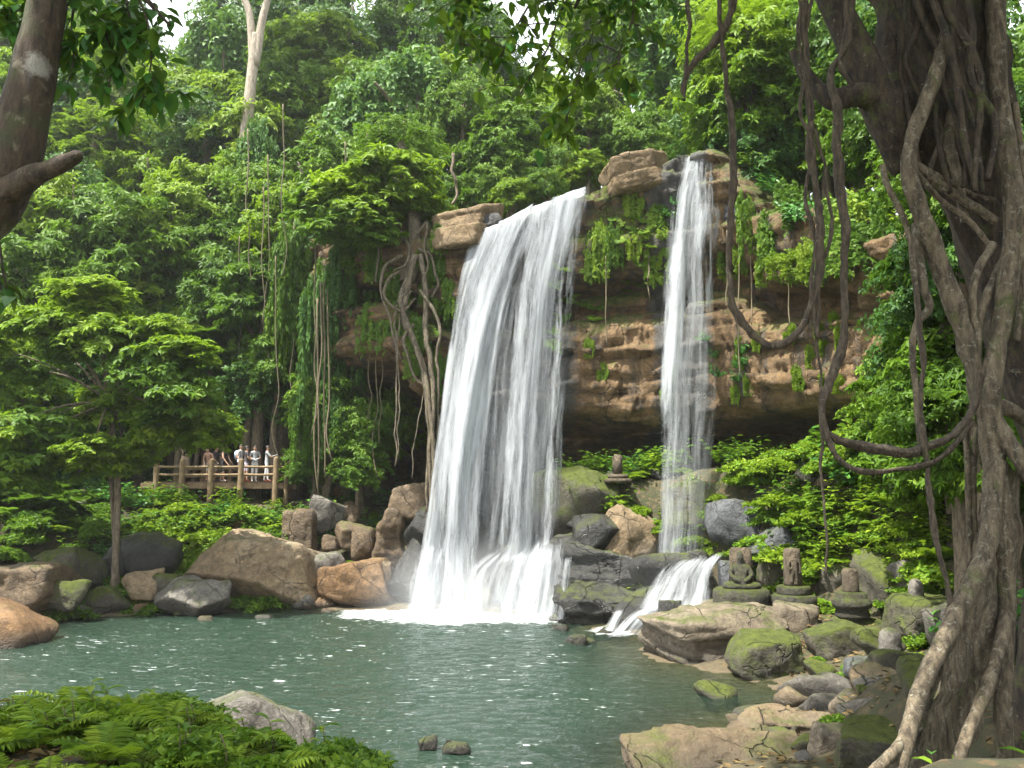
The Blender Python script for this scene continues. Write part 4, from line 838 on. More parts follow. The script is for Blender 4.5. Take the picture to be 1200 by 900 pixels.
def plant_zone(p):
    return 'on the cliff top above the falls' if p[2] > 12 else 'on the bank by the boardwalk' if p[0] < -3 and p[1] > 28 else 'on the near bank beside the pool' if p[1] < 12 and p[0] < 1 else 'around the fig roots' if p[1] < 20 else 'on the slope behind the statues' if p[0] > 7.4 else 'under the cave between the waterfalls'
def shrub(kind, loc, s, g, name=None, label=None, group=None, zs=1.0, tilt=0.15):
    o = link(name or {'fern': 'fern', 'fern_dark': 'fern', 'palm': 'palm', 'cover': 'creeper', 'cover_mid': 'creeper'}.get(kind, 'shrub'), SH[kind][g.randrange(len(SH[kind]))], None, loc,
             (g.uniform(-tilt, tilt), g.uniform(-tilt, tilt), g.uniform(0, 6.28)), (s, s, s*zs))
    zl = LABS[kind][0]+' '+plant_zone(loc); return tag(o, label or zl, LABS[kind][1], group or zl)
def strew(kind, n, seed, region, zguess, smin, smax, Y=None, zs=1.0, dz=0.0, tilt=0.15):
    """plants rooted on the ground within a pixel region"""
    g = random.Random(seed)
    for _ in range(n):
        px, py = g.uniform(*region[:2]), g.uniform(*region[2:])
        if Y: q = P(px, py, g.uniform(*Y)); z = stand(q[0], q[1], q[2] > 12)-0.05
        else:
            q = ground_hit(px, py); z = q[2]-0.05
        shrub(kind, (q[0], q[1], max(z, 0)+dz), g.uniform(smin, smax), g, zs=zs, tilt=tilt)
def hang(kind, n, seed, region, Y, smin, smax, tilt=0.9):
    """plants rooted in the cliff face"""
    g = random.Random(seed)
    for _ in range(n):
        q = on_cliff(g.uniform(*region[:2]), g.uniform(*region[2:]))
        if q is None or q[1] > 40: continue
        o = shrub(kind, q, g.uniform(smin, smax), g, label={'gloss': 'dark glossy large leaved plant rooted in the cliff face', 'broad': 'broad leaved green plant rooted in the cliff face', 'broad_lime': 'lime leaved plant rooted in the cliff face', 'trail': 'bright creeper trailing down the cliff face', 'trail_mid': 'green creeper trailing down the cliff face', 'fern': 'fern sprouting from the cliff face'}[kind], group='cliff plants '+kind.replace('_', ' '))
        o.rotation_euler = (g.uniform(0.5, 1.1)*tilt, 0, g.uniform(-.5, .5))
        if 'trail' in kind: o.rotation_euler = (0, 0, g.uniform(-.4, .4)); o.scale = (o.scale[0]*g.uniform(.7, 1.3), o.scale[0]*0.45, o.scale[0]*g.uniform(.8, 1.7)); o.name = 'creeper'

# ------------------------------------------------------------------ the jungle
T = tree
# low trees in front of the left cliff and above the boardwalk
for a in (
 ('dense', 30, 470, 38, 3.2), ('dark', 95, 455, 41, 3.6), ('pal', 20, 330, 40, 3.4), ('dark', 170, 430, 43, 3.4), ('dense', 250, 470, 45, 3.0), ('dark', 330, 500, 44, 2.6),
 ('pal_lime', 60, 255, 42, 3.0), ('pal', 150, 285, 42, 3.4), ('pal_lime', 215, 275, 44, 2.8), ('dense', 265, 300, 43, 3.0), ('pal', 310, 350, 40, 2.6), ('dark', 210, 370, 45, 3.4), ('pal', 110, 350, 40, 2.6),
 ('dense', 300, 240, 45, 3.2), ('pal_lime', 345, 270, 41, 2.6), ('dark', 370, 330, 42, 3.0), ('pal', 395, 200, 42, 3.0), ('pal', 330, 420, 39.5, 2.0), ('dark', 20, 540, 36, 2.4), ('dark', 90, 545, 38, 2.2), ('dark', 150, 520, 42, 2.4),
 ('pal', 385, 470, 38, 1.9), ('dense', 430, 500, 37, 1.7), ('pal', 420, 545, 36.2, 1.3), ('dense', 360, 545, 38, 1.3), ('pal_lime', 10, 420, 36, 2.4), ('dark', 410, 400, 40, 2.2)):
    T(*a)
# trees on the plateau above the cliff
for a in (
 ('pal', 40, 190, 50, 4.0), ('olive', 130, 150, 52, 3.2), ('pal_lime', 190, 225, 50, 3.2), ('dark', 175, 160, 56, 3.6), ('dense', 225, 190, 54, 3.4), ('feather', 175, 110, 60, 3.4), ('dense', 95, 120, 58, 4.2), ('pal_lime', 20, 110, 56, 4.0),
 ('dark', 255, 130, 60, 3.8), ('curtain', 262, 90, 58, 5.0), ('olive', 275, 140, 54, 2.2), ('pal_lime', 335, 150, 52, 3.2), ('dark', 345, 105, 58, 4.0), ('pal_lime', 370, 60, 56, 3.8), ('dense', 390, 120, 54, 3.6), ('dark', 420, 60, 60, 4.6),
 ('feather', 400, 30, 66, 4.2), ('dense', 450, 120, 50, 3.6), ('curtain', 480, 140, 46, 4.6), ('curtain', 430, 175, 46, 4.2), ('dark', 510, 130, 52, 3.8), ('curtain_mid', 540, 140, 46, 3.4), ('dense', 470, 40, 62, 4.6), ('dark', 540, 60, 58, 4.6), ('pal', 510, 20, 66, 4.8),
 ('pal', 575, 190, 44, 2.4), ('pal_lime', 640, 195, 46, 2.2), ('dense', 610, 170, 50, 2.8), ('dark', 665, 165, 50, 2.8), ('dense', 700, 170, 46, 2.4), ('feather', 655, 130, 56, 3.0), ('olive', 660, 205, 42, 1.5), ('pal', 735, 165, 44, 2.2), ('dark', 580, 110, 62, 3.8), ('curtain', 560, 75, 66, 4.6),
 ('dark', 690, 110, 64, 3.4), ('curtain', 800, 70, 46, 5.2), ('curtain_mid', 775, 110, 50, 4.2), ('dense', 760, 60, 60, 4.6), ('pal', 850, 40, 46, 4.2), ('dense', 870, 100, 40, 3.4), ('dark', 840, 130, 40, 2.6), ('pal_lime', 880, 30, 40, 3.4), ('feather', 690, 40, 70, 4.2), ('olive', 730, 50, 76, 4.6), ('dense', 640, 70, 78, 4.4),
 ('dense', 140, 60, 66, 4.6), ('dark', 60, 50, 66, 5.4), ('dense', 10, 20, 60, 5.0), ('dark', 110, 10, 74, 5.4), ('dense', 285, 30, 70, 4.4), ('curtain', 255, 20, 66, 4.4), ('dark', 345, 15, 74, 4.6), ('feather', 330, 60, 64, 3.4), ('dark', 470, 5, 76, 5.0), ('dense', 160, 10, 80, 5.0), ('dense', 400, -10, 80, 4.6),
 ('dense', 930, 20, 36, 3.4), ('feather', 960, 90, 34, 2.8), ('pal_lime', 915, 110, 34, 2.4), ('dense', 1000, 50, 30, 3.2), ('pal', 900, 180, 33, 1.9), ('dark', 960, 160, 32, 2.2), ('dense', 1030, 150, 28, 2.2), ('dark', 1100, 60, 26, 3.4), ('dense', 1180, 120, 24, 3.2), ('dark', 1190, 300, 22, 2.6), ('dark', 1120, 230, 25, 2.4)):
    T(*a)
for a in (('dense', 578, 216, 42, 1.7), ('pal', 618, 206, 42, 1.7), ('dense', 660, 196, 42, 1.5), ('pal', 548, 232, 42, 1.5), ('pal_lime', 600, 228, 40.5, 1.2), ('dense', 640, 216, 40.5, 1.1), ('pal', 520, 236, 43, 1.4), ('pal_lime', 690, 196, 41, 1.2)): T(*a)
# fill of the jungle wall, layer by layer, leaving the gaps where the sky shows
def in_gap(px, py): return any(abs(px-x) < w_ and abs(py-y) < h_ for x, y, w_, h_ in ((222, 5, 32, 40), (605, 35, 28, 50), (730, 125, 20, 34), (430, 0, 12, 20)))
def fill(x0, x1, y0, y1, step, Y, Rm, kinds, seed):
    g = random.Random(seed); row = 0; y = y0
    while y <= y1:
        x = x0+(step/2 if row % 2 else 0)
        while x <= x1:
            px, py = x+g.uniform(-.35, .35)*step, y+g.uniform(-.3, .3)*step; x += step
            Yd = g.uniform(*Y); r = g.uniform(*Rm)
            if not in_gap(px, py): tree(g.choice(kinds), px, py, Yd, r, limbs=1)
        y += step*0.85; row += 1
fill(-20, 470, 250, 480, 84, (40, 44), (2.2, 3.2), ('pal', 'pal', 'dense', 'dark', 'pal_lime', 'curtain_mid'), 801)
fill(-20, 570, 110, 250, 72, (49, 55), (2.8, 3.8), ('pal', 'pal_lime', 'dense', 'dark', 'pal_lime', 'feather'), 802)
fill(560, 800, 130, 205, 58, (42, 48), (2.0, 2.8), ('pal', 'dense', 'dark', 'pal_lime'), 803)
fill(0, 880, 30, 130, 80, (58, 66), (3.4, 4.8), ('dense', 'dark', 'pal', 'pal_lime', 'curtain'), 804)
fill(860, 1080, 20, 200, 62, (29, 35), (1.8, 2.6), ('pal', 'dense', 'pal_lime', 'feather', 'dark'), 805)
fill(1080, 1240, 150, 520, 90, (17, 23), (1.6, 2.2), ('dark', 'dense', 'pal', 'dark'), 806)
# tall pale trunk rising behind the jungle
tp = thing('pale_trunk_tree', 'tall tree with bare pale forked trunk above the jungle', 'tree', P(284, 200, 47.5)-np.array((0, 0, 5.0)))
A = np.array(tp.location)
V, F = tube([A, P(285, 190, 47.5), P(292, 120, 47.5), P(298, 60, 47.5), P(300, 40, 47.5)], [0.42, 0.38, 0.34, 0.31, 0.26], 30, 12, 3, 0.08); part('trunk', V, F, M['bark_pale'], tp, smooth=True)
V, F = tube([P(297, 78, 47.5), P(293, 20, 47.5), P(284, -10, 47.5), P(276, -60, 47.5)], [0.28, 0.24, 0.2, 0.17], 16, 10, 4, 0.08); part('limb', V, F, M['bark_pale'], tp, smooth=True)
V, F = tube([P(299, 78, 47.5), P(307, 25, 47.5), P(314, -5, 47.5), P(318, -60, 47.5)], [0.28, 0.24, 0.2, 0.17], 16, 10, 5, 0.08); part('limb', V, F, M['bark_pale'], tp, smooth=True)
for dx, dz, rr in ((-3, 12, 4.0), (2.5, 14, 4.5)): link('crown', CR['dense'][0], tp, P(298, 20, 47.5)-A+np.array((dx, 1.0, dz)), (0, 0, dx), rr)

# layered tree leaning over the left bank
lt = thing('layered_tree', 'bright layered tree with slender twin stems beside the boardwalk', 'tree', P(138, 640, 31.2))
A = np.array(lt.location); A[2] = float(ground(A[0], A[1]))-0.1; lt.location = A
V, F = tube([A, P(138, 570, 31.0), P(132, 500, 30.8), P(120, 420, 30.5)], [0.14, 0.12, 0.10, 0.06], 24, 8, 6, 0.12); part('trunk', V, F, M['bark_mid'], lt, smooth=True)
V, F = tube([A+np.array((0.15, 0.1, 0)), P(130, 560, 31.1), P(128, 510, 30.9), P(150, 450, 30.5)], [0.09, 0.08, 0.07, 0.05], 20, 8, 7, 0.12); part('trunk', V, F, M['bark_mid'], lt, smooth=True)
lg = random.Random(8); LT = [(60, 365), (125, 350), (185, 375), (90, 420), (30, 445), (165, 430), (215, 465), (120, 480), (180, 490), (60, 490), (-20, 400), (100, 385), (20, 380), (150, 395), (205, 420), (225, 500), (0, 500), (90, 340), (145, 460), (100, 520), (150, 522), (60, 528), (185, 520), (15, 535), (120, 545)]
for k, (px, py) in enumerate(LT):
    px += lg.uniform(-14, 14); py += lg.uniform(-14, 14); Y = 31.8+lg.uniform(-1.4, 1.6); rr = lg.uniform(0.9, 1.65)
    Y -= 1.9; e = P(px, py, Y); st = P(130, 470, 30.7)
    V, F = tube([st, (st+e)/2+np.array((0, 0, 0.3)), e], [0.05, 0.035, 0.015], 10, 6, k); part('limb', V, F, M['bark_mid'], lt, smooth=True)
    link('crown', CR[lg.choice(('pal_big', 'pal_big', 'pal_big_mid'))][k % 2], lt, e-A, (lg.uniform(-.25, .25), lg.uniform(-.25, .25), lg.uniform(0, 6)), (rr*1.05, rr*1.05, rr*lg.uniform(0.6, 0.95)))
bt = thing('boardwalk_tree', 'young tree with bare brown trunk rising through the boardwalk railing', 'tree', P(207, 575, 38.6))
A = np.array(bt.location); A[2] = float(ground(A[0], A[1]))-0.1; bt.location = A
V, F = tube([A, P(207, 560, 38.4), P(209, 520, 38.2), P(206, 470, 38)], [0.2, 0.17, 0.15, 0.1], 20, 8, 9, 0.12); part('trunk', V, F, M['bark_mid'], bt, smooth=True)
link('crown', CR['olive'][1], bt, P(205, 478, 38)-A, (0, 0, 2), (1.7, 1.7, 1.0))

# tree draped over the cliff edge with clasping roots beside the wide fall
ct = thing('clifftop_fig', 'strangler fig clasping the cliff edge beside the wide waterfall', 'tree', P(490, 300, 33.6))
A = np.array(ct.location)
V, F = tube([P(478, 330, 33.6), P(486, 290, 33.6), P(482, 230, 34), P(470, 170, 35)], [0.3, 0.28, 0.26, 0.22], 20, 10, 2, 0.2, 5); part('trunk', V, F, M['bark_root'], ct, smooth=True)
ROOTS = [
 [(486, 300), (478, 340), (474, 372), (486, 400), (498, 440), (506, 500), (508, 560), (510, 600)], [(492, 300), (500, 350), (498, 390), (505, 430), (508, 480), (504, 540), (506, 600)],
 [(480, 320), (470, 350), (480, 385), (492, 420), (500, 470), (502, 530), (500, 600)], [(474, 310), (455, 330), (452, 350), (470, 365), (488, 350)], [(470, 300), (450, 312), (446, 345), (458, 380), (470, 420)],
 [(490, 290), (506, 300), (512, 330), (505, 350)], [(478, 340), (464, 360), (464, 420), (464, 545)], [(481, 340), (468, 362), (467, 430), (466, 540)], [(488, 275), (500, 262), (496, 290), (500, 310), (496, 330)],
 [(470, 270), (480, 290), (476, 310), (460, 318)], [(494, 340), (515, 380), (512, 430), (514, 520), (512, 590)], [(466, 290), (448, 270), (444, 300), (440, 330)], [(484, 380), (474, 400), (486, 440), (497, 452)], [(505, 430), (494, 470), (488, 500), (482, 560)]]
for k, pl in enumerate(ROOTS):
    r = 0.62*(0.22, 0.2, 0.17, 0.11, 0.12, 0.11, 0.08, 0.06, 0.1, 0.1, 0.12, 0.09, 0.12, 0.05)[k]
    pts = [P(x, y, 33.2-0.35*min(1, (y-280)/200)+0.12*math.sin(k+j)) for j, (x, y) in enumerate(pl)]
    V, F = tube(pts, [r, r*0.9, r*0.75, r*0.6], 46, 8, 60+k, 0.25, 0, 0.10); part('root', V, F, M['bark_root'], ct, smooth=True)
for k, (px, py, Y, rr, kd) in enumerate(((420, 225, 33.5, 2.0, 'pal_lime'), (455, 205, 34, 2.1, 'pal_lime'), (490, 235, 34, 1.6, 'pal_lime'), (400, 265, 33, 1.5, 'pal'), (440, 270, 33, 1.3, 'pal'), (425, 250, 32.8, 1.4, 'pal_lime'), (380, 240, 34, 1.7, 'pal'), (470, 170, 36, 2.2, 'dense'))):
    e = P(px, py, Y); st = P(482, 240, 34)
    V, F = tube([st, (st+e)/2+np.array((0, 0, 0.3)), e], [0.09, 0.06, 0.03], 10, 6, k); part('limb', V, F, M['bark_root'], ct, smooth=True)
    link('crown', CR[{'pal_lime': 'pal_big', 'pal': 'pal_big_mid'}.get(kd, kd)][k % 2], ct, e-A, (rnd.uniform(-.1, .1), rnd.uniform(-.1, .1), rnd.uniform(0, 6)), (rr, rr, rr*0.72))

# vine curtains on the left cliff
for k, (px, py, Y, rr, hs_) in enumerate(((375, 400, 36.5, 1.5, 2.6), (340, 330, 38, 1.6, 2.2), (320, 250, 44, 2.0, 1.6), (355, 500, 36.5, 1.0, 2.0), (400, 330, 35.5, 1.1, 1.9), (290, 420, 41, 1.6, 2.2), (440, 180, 45, 2.0, 2.0), (235, 330, 43, 1.6, 2.0), (300, 210, 46, 1.8, 2.4), (270, 250, 45, 1.5, 2.2), (410, 420, 37.5, 1.2, 2.2), (330, 390, 38.5, 1.3, 2.2), (390, 500, 36.6, 0.9, 1.8), (460, 240, 36, 1.2, 1.8), (200, 260, 47, 1.8, 2.0), (500, 180, 44, 1.6, 2.2))):
    o = link('hanging_creeper', CR['curtain' if k % 2 == 0 else 'curtain_mid'][0], None, P(px, py, Y), (0, 0, k), (rr, rr, rr*hs_)); tag(o, 'curtain of leafy creepers hanging from the jungle wall', 'creeper', 'creeper curtains')
# thin hanging vines
def vine(px, y0, y1, Y, r, seed, mat='vine_stem', label='thin bare vine hanging straight down the jungle wall', grp='thin hanging vines', sway=6, name='hanging_vine'):
    g = random.Random(seed); n = 6
    pts = [P(px+g.uniform(-sway, sway)*(i/n), y0+(y1-y0)*i/n, Y+g.uniform(-.15, .15)) for i in range(n+1)]
    base = pts[-1]; V, F = tube(pts, [r, r*0.8], 24, 5, seed)
    o = link(name, mesh(name, V-base, F, M[mat], True), None, base); return tag(o, label, 'vine', grp)
g = random.Random(77)
for k in range(14):
    px = g.choice((g.uniform(250, 330), g.uniform(330, 420), g.uniform(60, 300), g.uniform(430, 480))); y0 = g.uniform(120, 330); vine(px, y0, min(560, y0+g.uniform(90, 260)), g.uniform(34.5, 38) if px > 300 else g.uniform(38, 41), g.uniform(0.02, 0.05), 100+k)
for k, (px, y0, y1) in enumerate(((376, 330, 570), (380, 330, 560), (372, 350, 580), (384, 340, 540), (323, 300, 545), (440, 400, 560), (447, 400, 520), (433, 395, 500))): vine(px, y0, y1, 35.4, 0.045 if k < 4 else 0.025, 200+k)
for k, (px, y0, y1, Y) in enumerate(((286, 150, 250, 56), (255, 130, 220, 56), (262, 60, 200, 56), (480, 110, 210, 45), (490, 110, 215, 45), (483, 130, 215, 45), (531, 180, 240, 40))): vine(px, y0, y1, Y, 0.09, 220+k, 'bark_mid', 'pale rope-like vine hanging among the upper trees', 'upper tree vines')
for k, (px, y0, y1) in enumerate(((710, 300, 405), (893, 250, 340), (866, 280, 440), (925, 270, 380), (1000, 260, 330), (880, 300, 380), (852, 270, 360), (760, 300, 352))): vine(px, y0, y1, on_cliff(px, y0, 0.25)[1], 0.03, 240+k, 'vine_stem', 'mossy root thread hanging from the cliff lip', 'root threads on the cliff lip', 2)

# understory of the left bank
strew('broad', 16, 301, (150, 340, 575, 640), 3, 0.9, 1.4, Y=(34.0, 36.6)); strew('fern', 14, 302, (165, 340, 575, 630), 3, 0.8, 1.3, Y=(33.8, 36.0)); strew('broad_lime', 14, 303, (200, 330, 580, 640), 3, 0.7, 1.2, Y=(33.4, 35.4)); strew('cover', 14, 304, (220, 350, 590, 640), 3, 0.8, 1.2, Y=(33.6, 35))
strew('palm', 7, 305, (0, 110, 560, 620), 3, 1.6, 2.4, Y=(33, 37)); strew('fern_dark', 18, 306, (0, 200, 600, 650), 2, 0.7, 1.3, Y=(31.5, 35)); strew('gloss', 10, 307, (0, 180, 560, 640), 2, 0.8, 1.4, Y=(33, 38))
strew('broad', 16, 308, (340, 500, 540, 610), 3, 0.8, 1.3, Y=(35.4, 38)); strew('gloss', 10, 309, (370, 500, 530, 600), 3, 0.9, 1.5, Y=(36, 39)); strew('broad_lime', 9, 310, (350, 480, 560, 600), 3, 0.6, 1.0, Y=(35.2, 37)); strew('fern', 8, 311, (400, 500, 560, 600), 3, 0.6, 1.0, Y=(35, 36.5))
strew('gloss', 10, 312, (60, 420, 480, 560), 4, 1.3, 2.2, Y=(40.5, 43)); strew('palm', 3, 313, (215, 280, 440, 520), 4, 2.2, 2.8, Y=(41, 42), dz=3.0); strew('broad', 18, 315, (60, 330, 560, 620), 3, 0.7, 1.2, Y=(32.5, 37)); strew('fern', 14, 316, (60, 330, 590, 640), 3, 0.7, 1.1, Y=(31.6, 35)); strew('cover_mid', 14, 317, (0, 340, 600, 650), 3, 0.9, 1.5, Y=(32, 36.5)); strew('gloss', 14, 318, (60, 340, 560, 600), 3, 0.7, 1.1, Y=(36, 37.2)); strew('broad_lime', 16, 319, (165, 335, 566, 600), 3, 0.7, 1.1, Y=(35.6, 37.2)); strew('fern', 16, 320, (165, 335, 566, 600), 3, 0.7, 1.1, Y=(35.4, 37.2)); strew('cover', 14, 363, (170, 340, 570, 620), 3, 0.8, 1.3, Y=(34.6, 37.2)); strew('cover_mid', 12, 314, (0, 200, 620, 680), 2, 0.7, 1.2, Y=(29.5, 33))
pg = random.Random(5)
for px, py, s in ((245, 405, 2.4), (262, 425, 2.2), (232, 440, 2.0)):   # slender palm by the boardwalk
    q = P(px, py, 40.2); t = thing('slender_palm', 'slender palm with grey green fronds behind the boardwalk', 'palm', (q[0], q[1], float(ground(q[0], q[1]))), 'slender palms behind the boardwalk'); A = np.array(t.location)
    V, F = tube([A, (A+q)/2+np.array((0.2, 0, 0)), q], [0.14, 0.1, 0.09], 14, 8, 3, 0.1); part('trunk', V, F, M['bark_mid'], t, smooth=True); link('crown', SH['palm'][0], t, q-A, (0, 0, pg.uniform(0, 6)), s)

# plants below the cave and on the right bank
strew('gloss', 5, 321, (640, 760, 520, 560), 2.4, 0.8, 1.3, Y=(32.5, 34)); strew('broad', 16, 322, (650, 960, 530, 580), 2.4, 0.8, 1.3, Y=(30, 32.6)); strew('broad_lime', 12, 323, (690, 960, 540, 590), 2, 0.7, 1.1, Y=(29, 31.4)); strew('cover', 16, 324, (870, 1040, 575, 625), 2, 0.8, 1.3, Y=(26, 29.6), dz=0.5)
strew('broad', 18, 325, (900, 1080, 500, 600), 2, 1.0, 1.6, Y=(25, 28)); strew('gloss', 6, 326, (960, 1180, 480, 620), 2, 1.1, 1.8, Y=(25, 28)); strew('broad_lime', 16, 327, (960, 1150, 500, 640), 2, 0.9, 1.4, Y=(24.6, 27.5)); strew('fern', 18, 328, (960, 1140, 600, 670), 2, 0.8, 1.3, Y=(24, 26.5)); strew('fern_dark', 14, 329, (1130, 1260, 640, 720), 2, 0.7, 1.2, Y=(15, 20)); strew('gloss', 9, 330, (1150, 1290, 560, 720), 2, 0.9, 1.5, Y=(13, 19))
strew('cover_mid', 8, 364, (880, 1060, 610, 700), 2, 0.6, 1.0, Y=(25.2, 28)); strew('broad', 10, 365, (900, 1060, 600, 690), 2, 0.6, 1.0, Y=(25.5, 28)); strew('fern', 8, 366, (880, 1000, 640, 700), 2, 0.4, 0.7, Y=(25.6, 27)); strew('fern', 26, 372, (930, 1110, 590, 690), 2, 0.6, 1.1); strew('broad', 8, 373, (900, 1110, 570, 670), 2, 0.7, 1.1); strew('broad_lime', 16, 374, (940, 1110, 590, 680), 2, 0.6, 1.0); strew('cover', 14, 375, (880, 1110, 590, 690), 2, 0.6, 1.0); strew('cover_mid', 12, 376, (960, 1120, 640, 720), 2, 0.35, 0.7); strew('cover_mid', 10, 377, (860, 1100, 720, 860), 2, 0.2, 0.4); strew('fern', 12, 378, (1000, 1110, 700, 820), 2, 0.3, 0.5); strew('broad', 16, 379, (650, 800, 545, 580), 2, 0.9, 1.4, Y=(32.2, 33.8)); strew('broad_lime', 8, 380, (650, 790, 535, 570), 2, 0.8, 1.2, Y=(32, 33.4)); strew('fern', 12, 381, (650, 800, 555, 590), 2, 0.8, 1.2, Y=(31.8, 33.2)); strew('fern', 12, 382, (680, 880, 590, 650), 2, 0.5, 0.8); strew('cover', 12, 383, (680, 880, 585, 650), 2, 0.5, 0.9); strew('cover', 14, 331, (740, 1000, 560, 650), 2, 0.5, 0.9, Y=(28, 30), dz=0.3); strew('cover_mid', 8, 332, (1000, 1150, 690, 780), 1, 0.4, 0.7, Y=(15, 21))
for k, (px, py, Y, s) in enumerate(((1080, 460, 24, 1.9), (1110, 520, 22, 1.8), (1060, 520, 25, 1.7), (1140, 420, 21, 2.0), (1030, 540, 26, 1.5), (1180, 500, 18, 2.0), (1190, 420, 19, 2.2))):
    T('pal' if k % 2 else 'dense', px, py, Y, s, 'small leafy tree growing on the bank under the cliff', group='small trees under the cliff', tr=0.06)
# cliff vegetation
hang('trail_mid', 20, 341, (860, 1060, 200, 300), (26.5, 29.5), 0.6, 1.1); hang('gloss', 16, 342, (870, 1080, 140, 270), (26, 30), 0.8, 1.4); hang('broad', 16, 343, (860, 1060, 100, 250), (27, 31), 0.8, 1.4); hang('broad_lime', 16, 344, (900, 1080, 150, 280), (25.5, 28.5), 0.7, 1.1); hang('trail', 5, 345, (698, 760, 240, 340), (31.6, 32.1), 0.35, 0.7); hang('fern', 10, 346, (700, 790, 250, 350), (31.4, 32), 0.3, 0.5)
hang('trail_mid', 12, 347, (508, 536, 280, 440), (32.9, 33.4), 0.4, 0.7); hang('trail', 12, 348, (850, 960, 300, 320), (28.8, 29.4), 0.4, 0.7); hang('fern', 10, 349, (640, 700, 300, 420), (33.2, 33.8), 0.5, 0.8); hang('trail', 12, 350, (920, 990, 370, 470), (28.2, 29), 0.25, 0.45); hang('gloss', 8, 351, (820, 880, 400, 450), (31, 31.6), 0.4, 0.6)
hang('trail_mid', 14, 352, (1070, 1110, 300, 480), (24, 25), 0.7, 1.1); hang('broad', 14, 353, (1060, 1120, 300, 480), (23.5, 25), 0.7, 1.1)
hang('trail_mid', 16, 367, (455, 520, 290, 470), (33, 33), 0.4, 0.8); hang('broad', 10, 368, (440, 520, 290, 420), (33, 33), 0.3, 0.6); hang('trail', 4, 369, (695, 790, 230, 300), (33, 33), 0.4, 0.8); hang('trail_mid', 5, 370, (690, 780, 230, 330), (33, 33), 0.4, 0.8); hang('broad_lime', 8, 371, (700, 790, 230, 320), (33, 33), 0.3, 0.5); hang('trail_mid', 12, 357, (372, 450, 290, 400), (33.2, 34.2), 0.6, 1.0); hang('broad', 8, 358, (380, 460, 270, 330), (33.2, 34.2), 0.6, 0.9); hang('trail', 10, 359, (680, 960, 400, 470), (31.6, 32), 0.2, 0.4); hang('gloss', 8, 360, (690, 790, 225, 330), (31.3, 31.8), 0.35, 0.6)
strew('broad_lime', 16, 361, (560, 720, 190, 225), 16, 0.9, 1.5, Y=(36, 42)); strew('broad', 16, 362, (480, 860, 180, 230), 16, 0.9, 1.6, Y=(36, 44)); strew('cover', 10, 354, (640, 760, 190, 215), 16, 0.8, 1.3, Y=(35, 38)); strew('broad', 9, 355, (560, 780, 170, 215), 16, 1.0, 1.6, Y=(38.8, 44)); strew('broad', 8, 356, (480, 600, 200, 250), 16, 0.9, 1.5, Y=(39.4, 44))

# ------------------------------------------------------------------ boardwalk
def pline(a, c, t): return a+(c-a)*t
bw = thing('boardwalk', 'wooden boardwalk with round posts and two rails beneath the trees', 'boardwalk', (P(250, 566, 38)[0], 38.6, float(P(250, 566, 38)[2])-0.3))
zd = float(P(265, 565, 37.6)[2]); xa, xb = P(176, 565, 38)[0], P(326, 565, 37.6)[0]
pm = mesh('plank', *boxm(0.19, 2.3, 0.05, 0.008), M['wood_deck']); pmn = int((xb-xa+0.3)/0.2); O = np.array(bw.location)
for k in range(pmn): link('plank', pm, bw, np.array((xa+0.2*k, 38.75, zd+rnd.uniform(-.006, .006)))-O, (0, 0, rnd.uniform(-.01, .01)))
for yy in (37.62, 39.88): link('beam', mesh('beam', *boxm(xb-xa+0.5, 0.14, 0.26, 0.012), M['wood_deck']), bw, np.array(((xa+xb)/2, yy, zd-0.165))-O)
post = mesh('post', *tube([(0, 0, -1.0), (0, 0, 0), (0, 0, 0.95), (0, 0, 1.06), (0, 0, 1.1)], [0.135, 0.13, 0.13, 0.1, 0.03], 20, 12, 1, 0.05), M['wood'], True)
pxs = [183, 213, 247, 282, 323]
for k, px in enumerate(pxs, 1):
    for yy in (37.46, 40.04):
        x = P(px, 560, 37.46)[0]; link('post', post, bw, np.array((x, yy, zd+rnd.uniform(-.03, .03)-0.02))-O, (0, 0, k), (1, 1, 1.06 if k == 5 else 1))
def rails(yy, xs, hs2, tail=True):
    for a, c in zip(xs[:-1], xs[1:]):
        for h in hs2:
            V, F = tube([(a, yy, zd+h+rnd.uniform(-.01, .01)), ((a+c)/2, yy, zd+h-0.015), (c, yy, zd+h+rnd.uniform(-.01, .01))], [0.06, 0.055, 0.06], 8, 8, 2, 0.08); part('rail', V, F, M['wood'], bw, smooth=True)
xs = [P(p, 560, 37.46)[0] for p in pxs]
rails(37.46, xs, (0.70, 0.34)); rails(40.04, xs, (0.70, 0.34))
for h in (0.70, 0.34):
    V, F = tube([(xs[-1], 37.5, zd+h), (xs[-1]+0.9, 38.6, zd+h-0.03), (xs[-1]+1.6, 40.2, zd+h-0.06)], [0.045, 0.042, 0.04], 10, 8, 2, 0.08); part('rail', V, F, M['wood'], bw, smooth=True)
for x, y in ((xs[-1]+0.35, 38.0), (xs[-1]+1.6, 40.2)): link('post', post, bw, np.array((x, y, zd-0.1))-O, (0, 0, 1), (0.8, 0.8, 0.95))

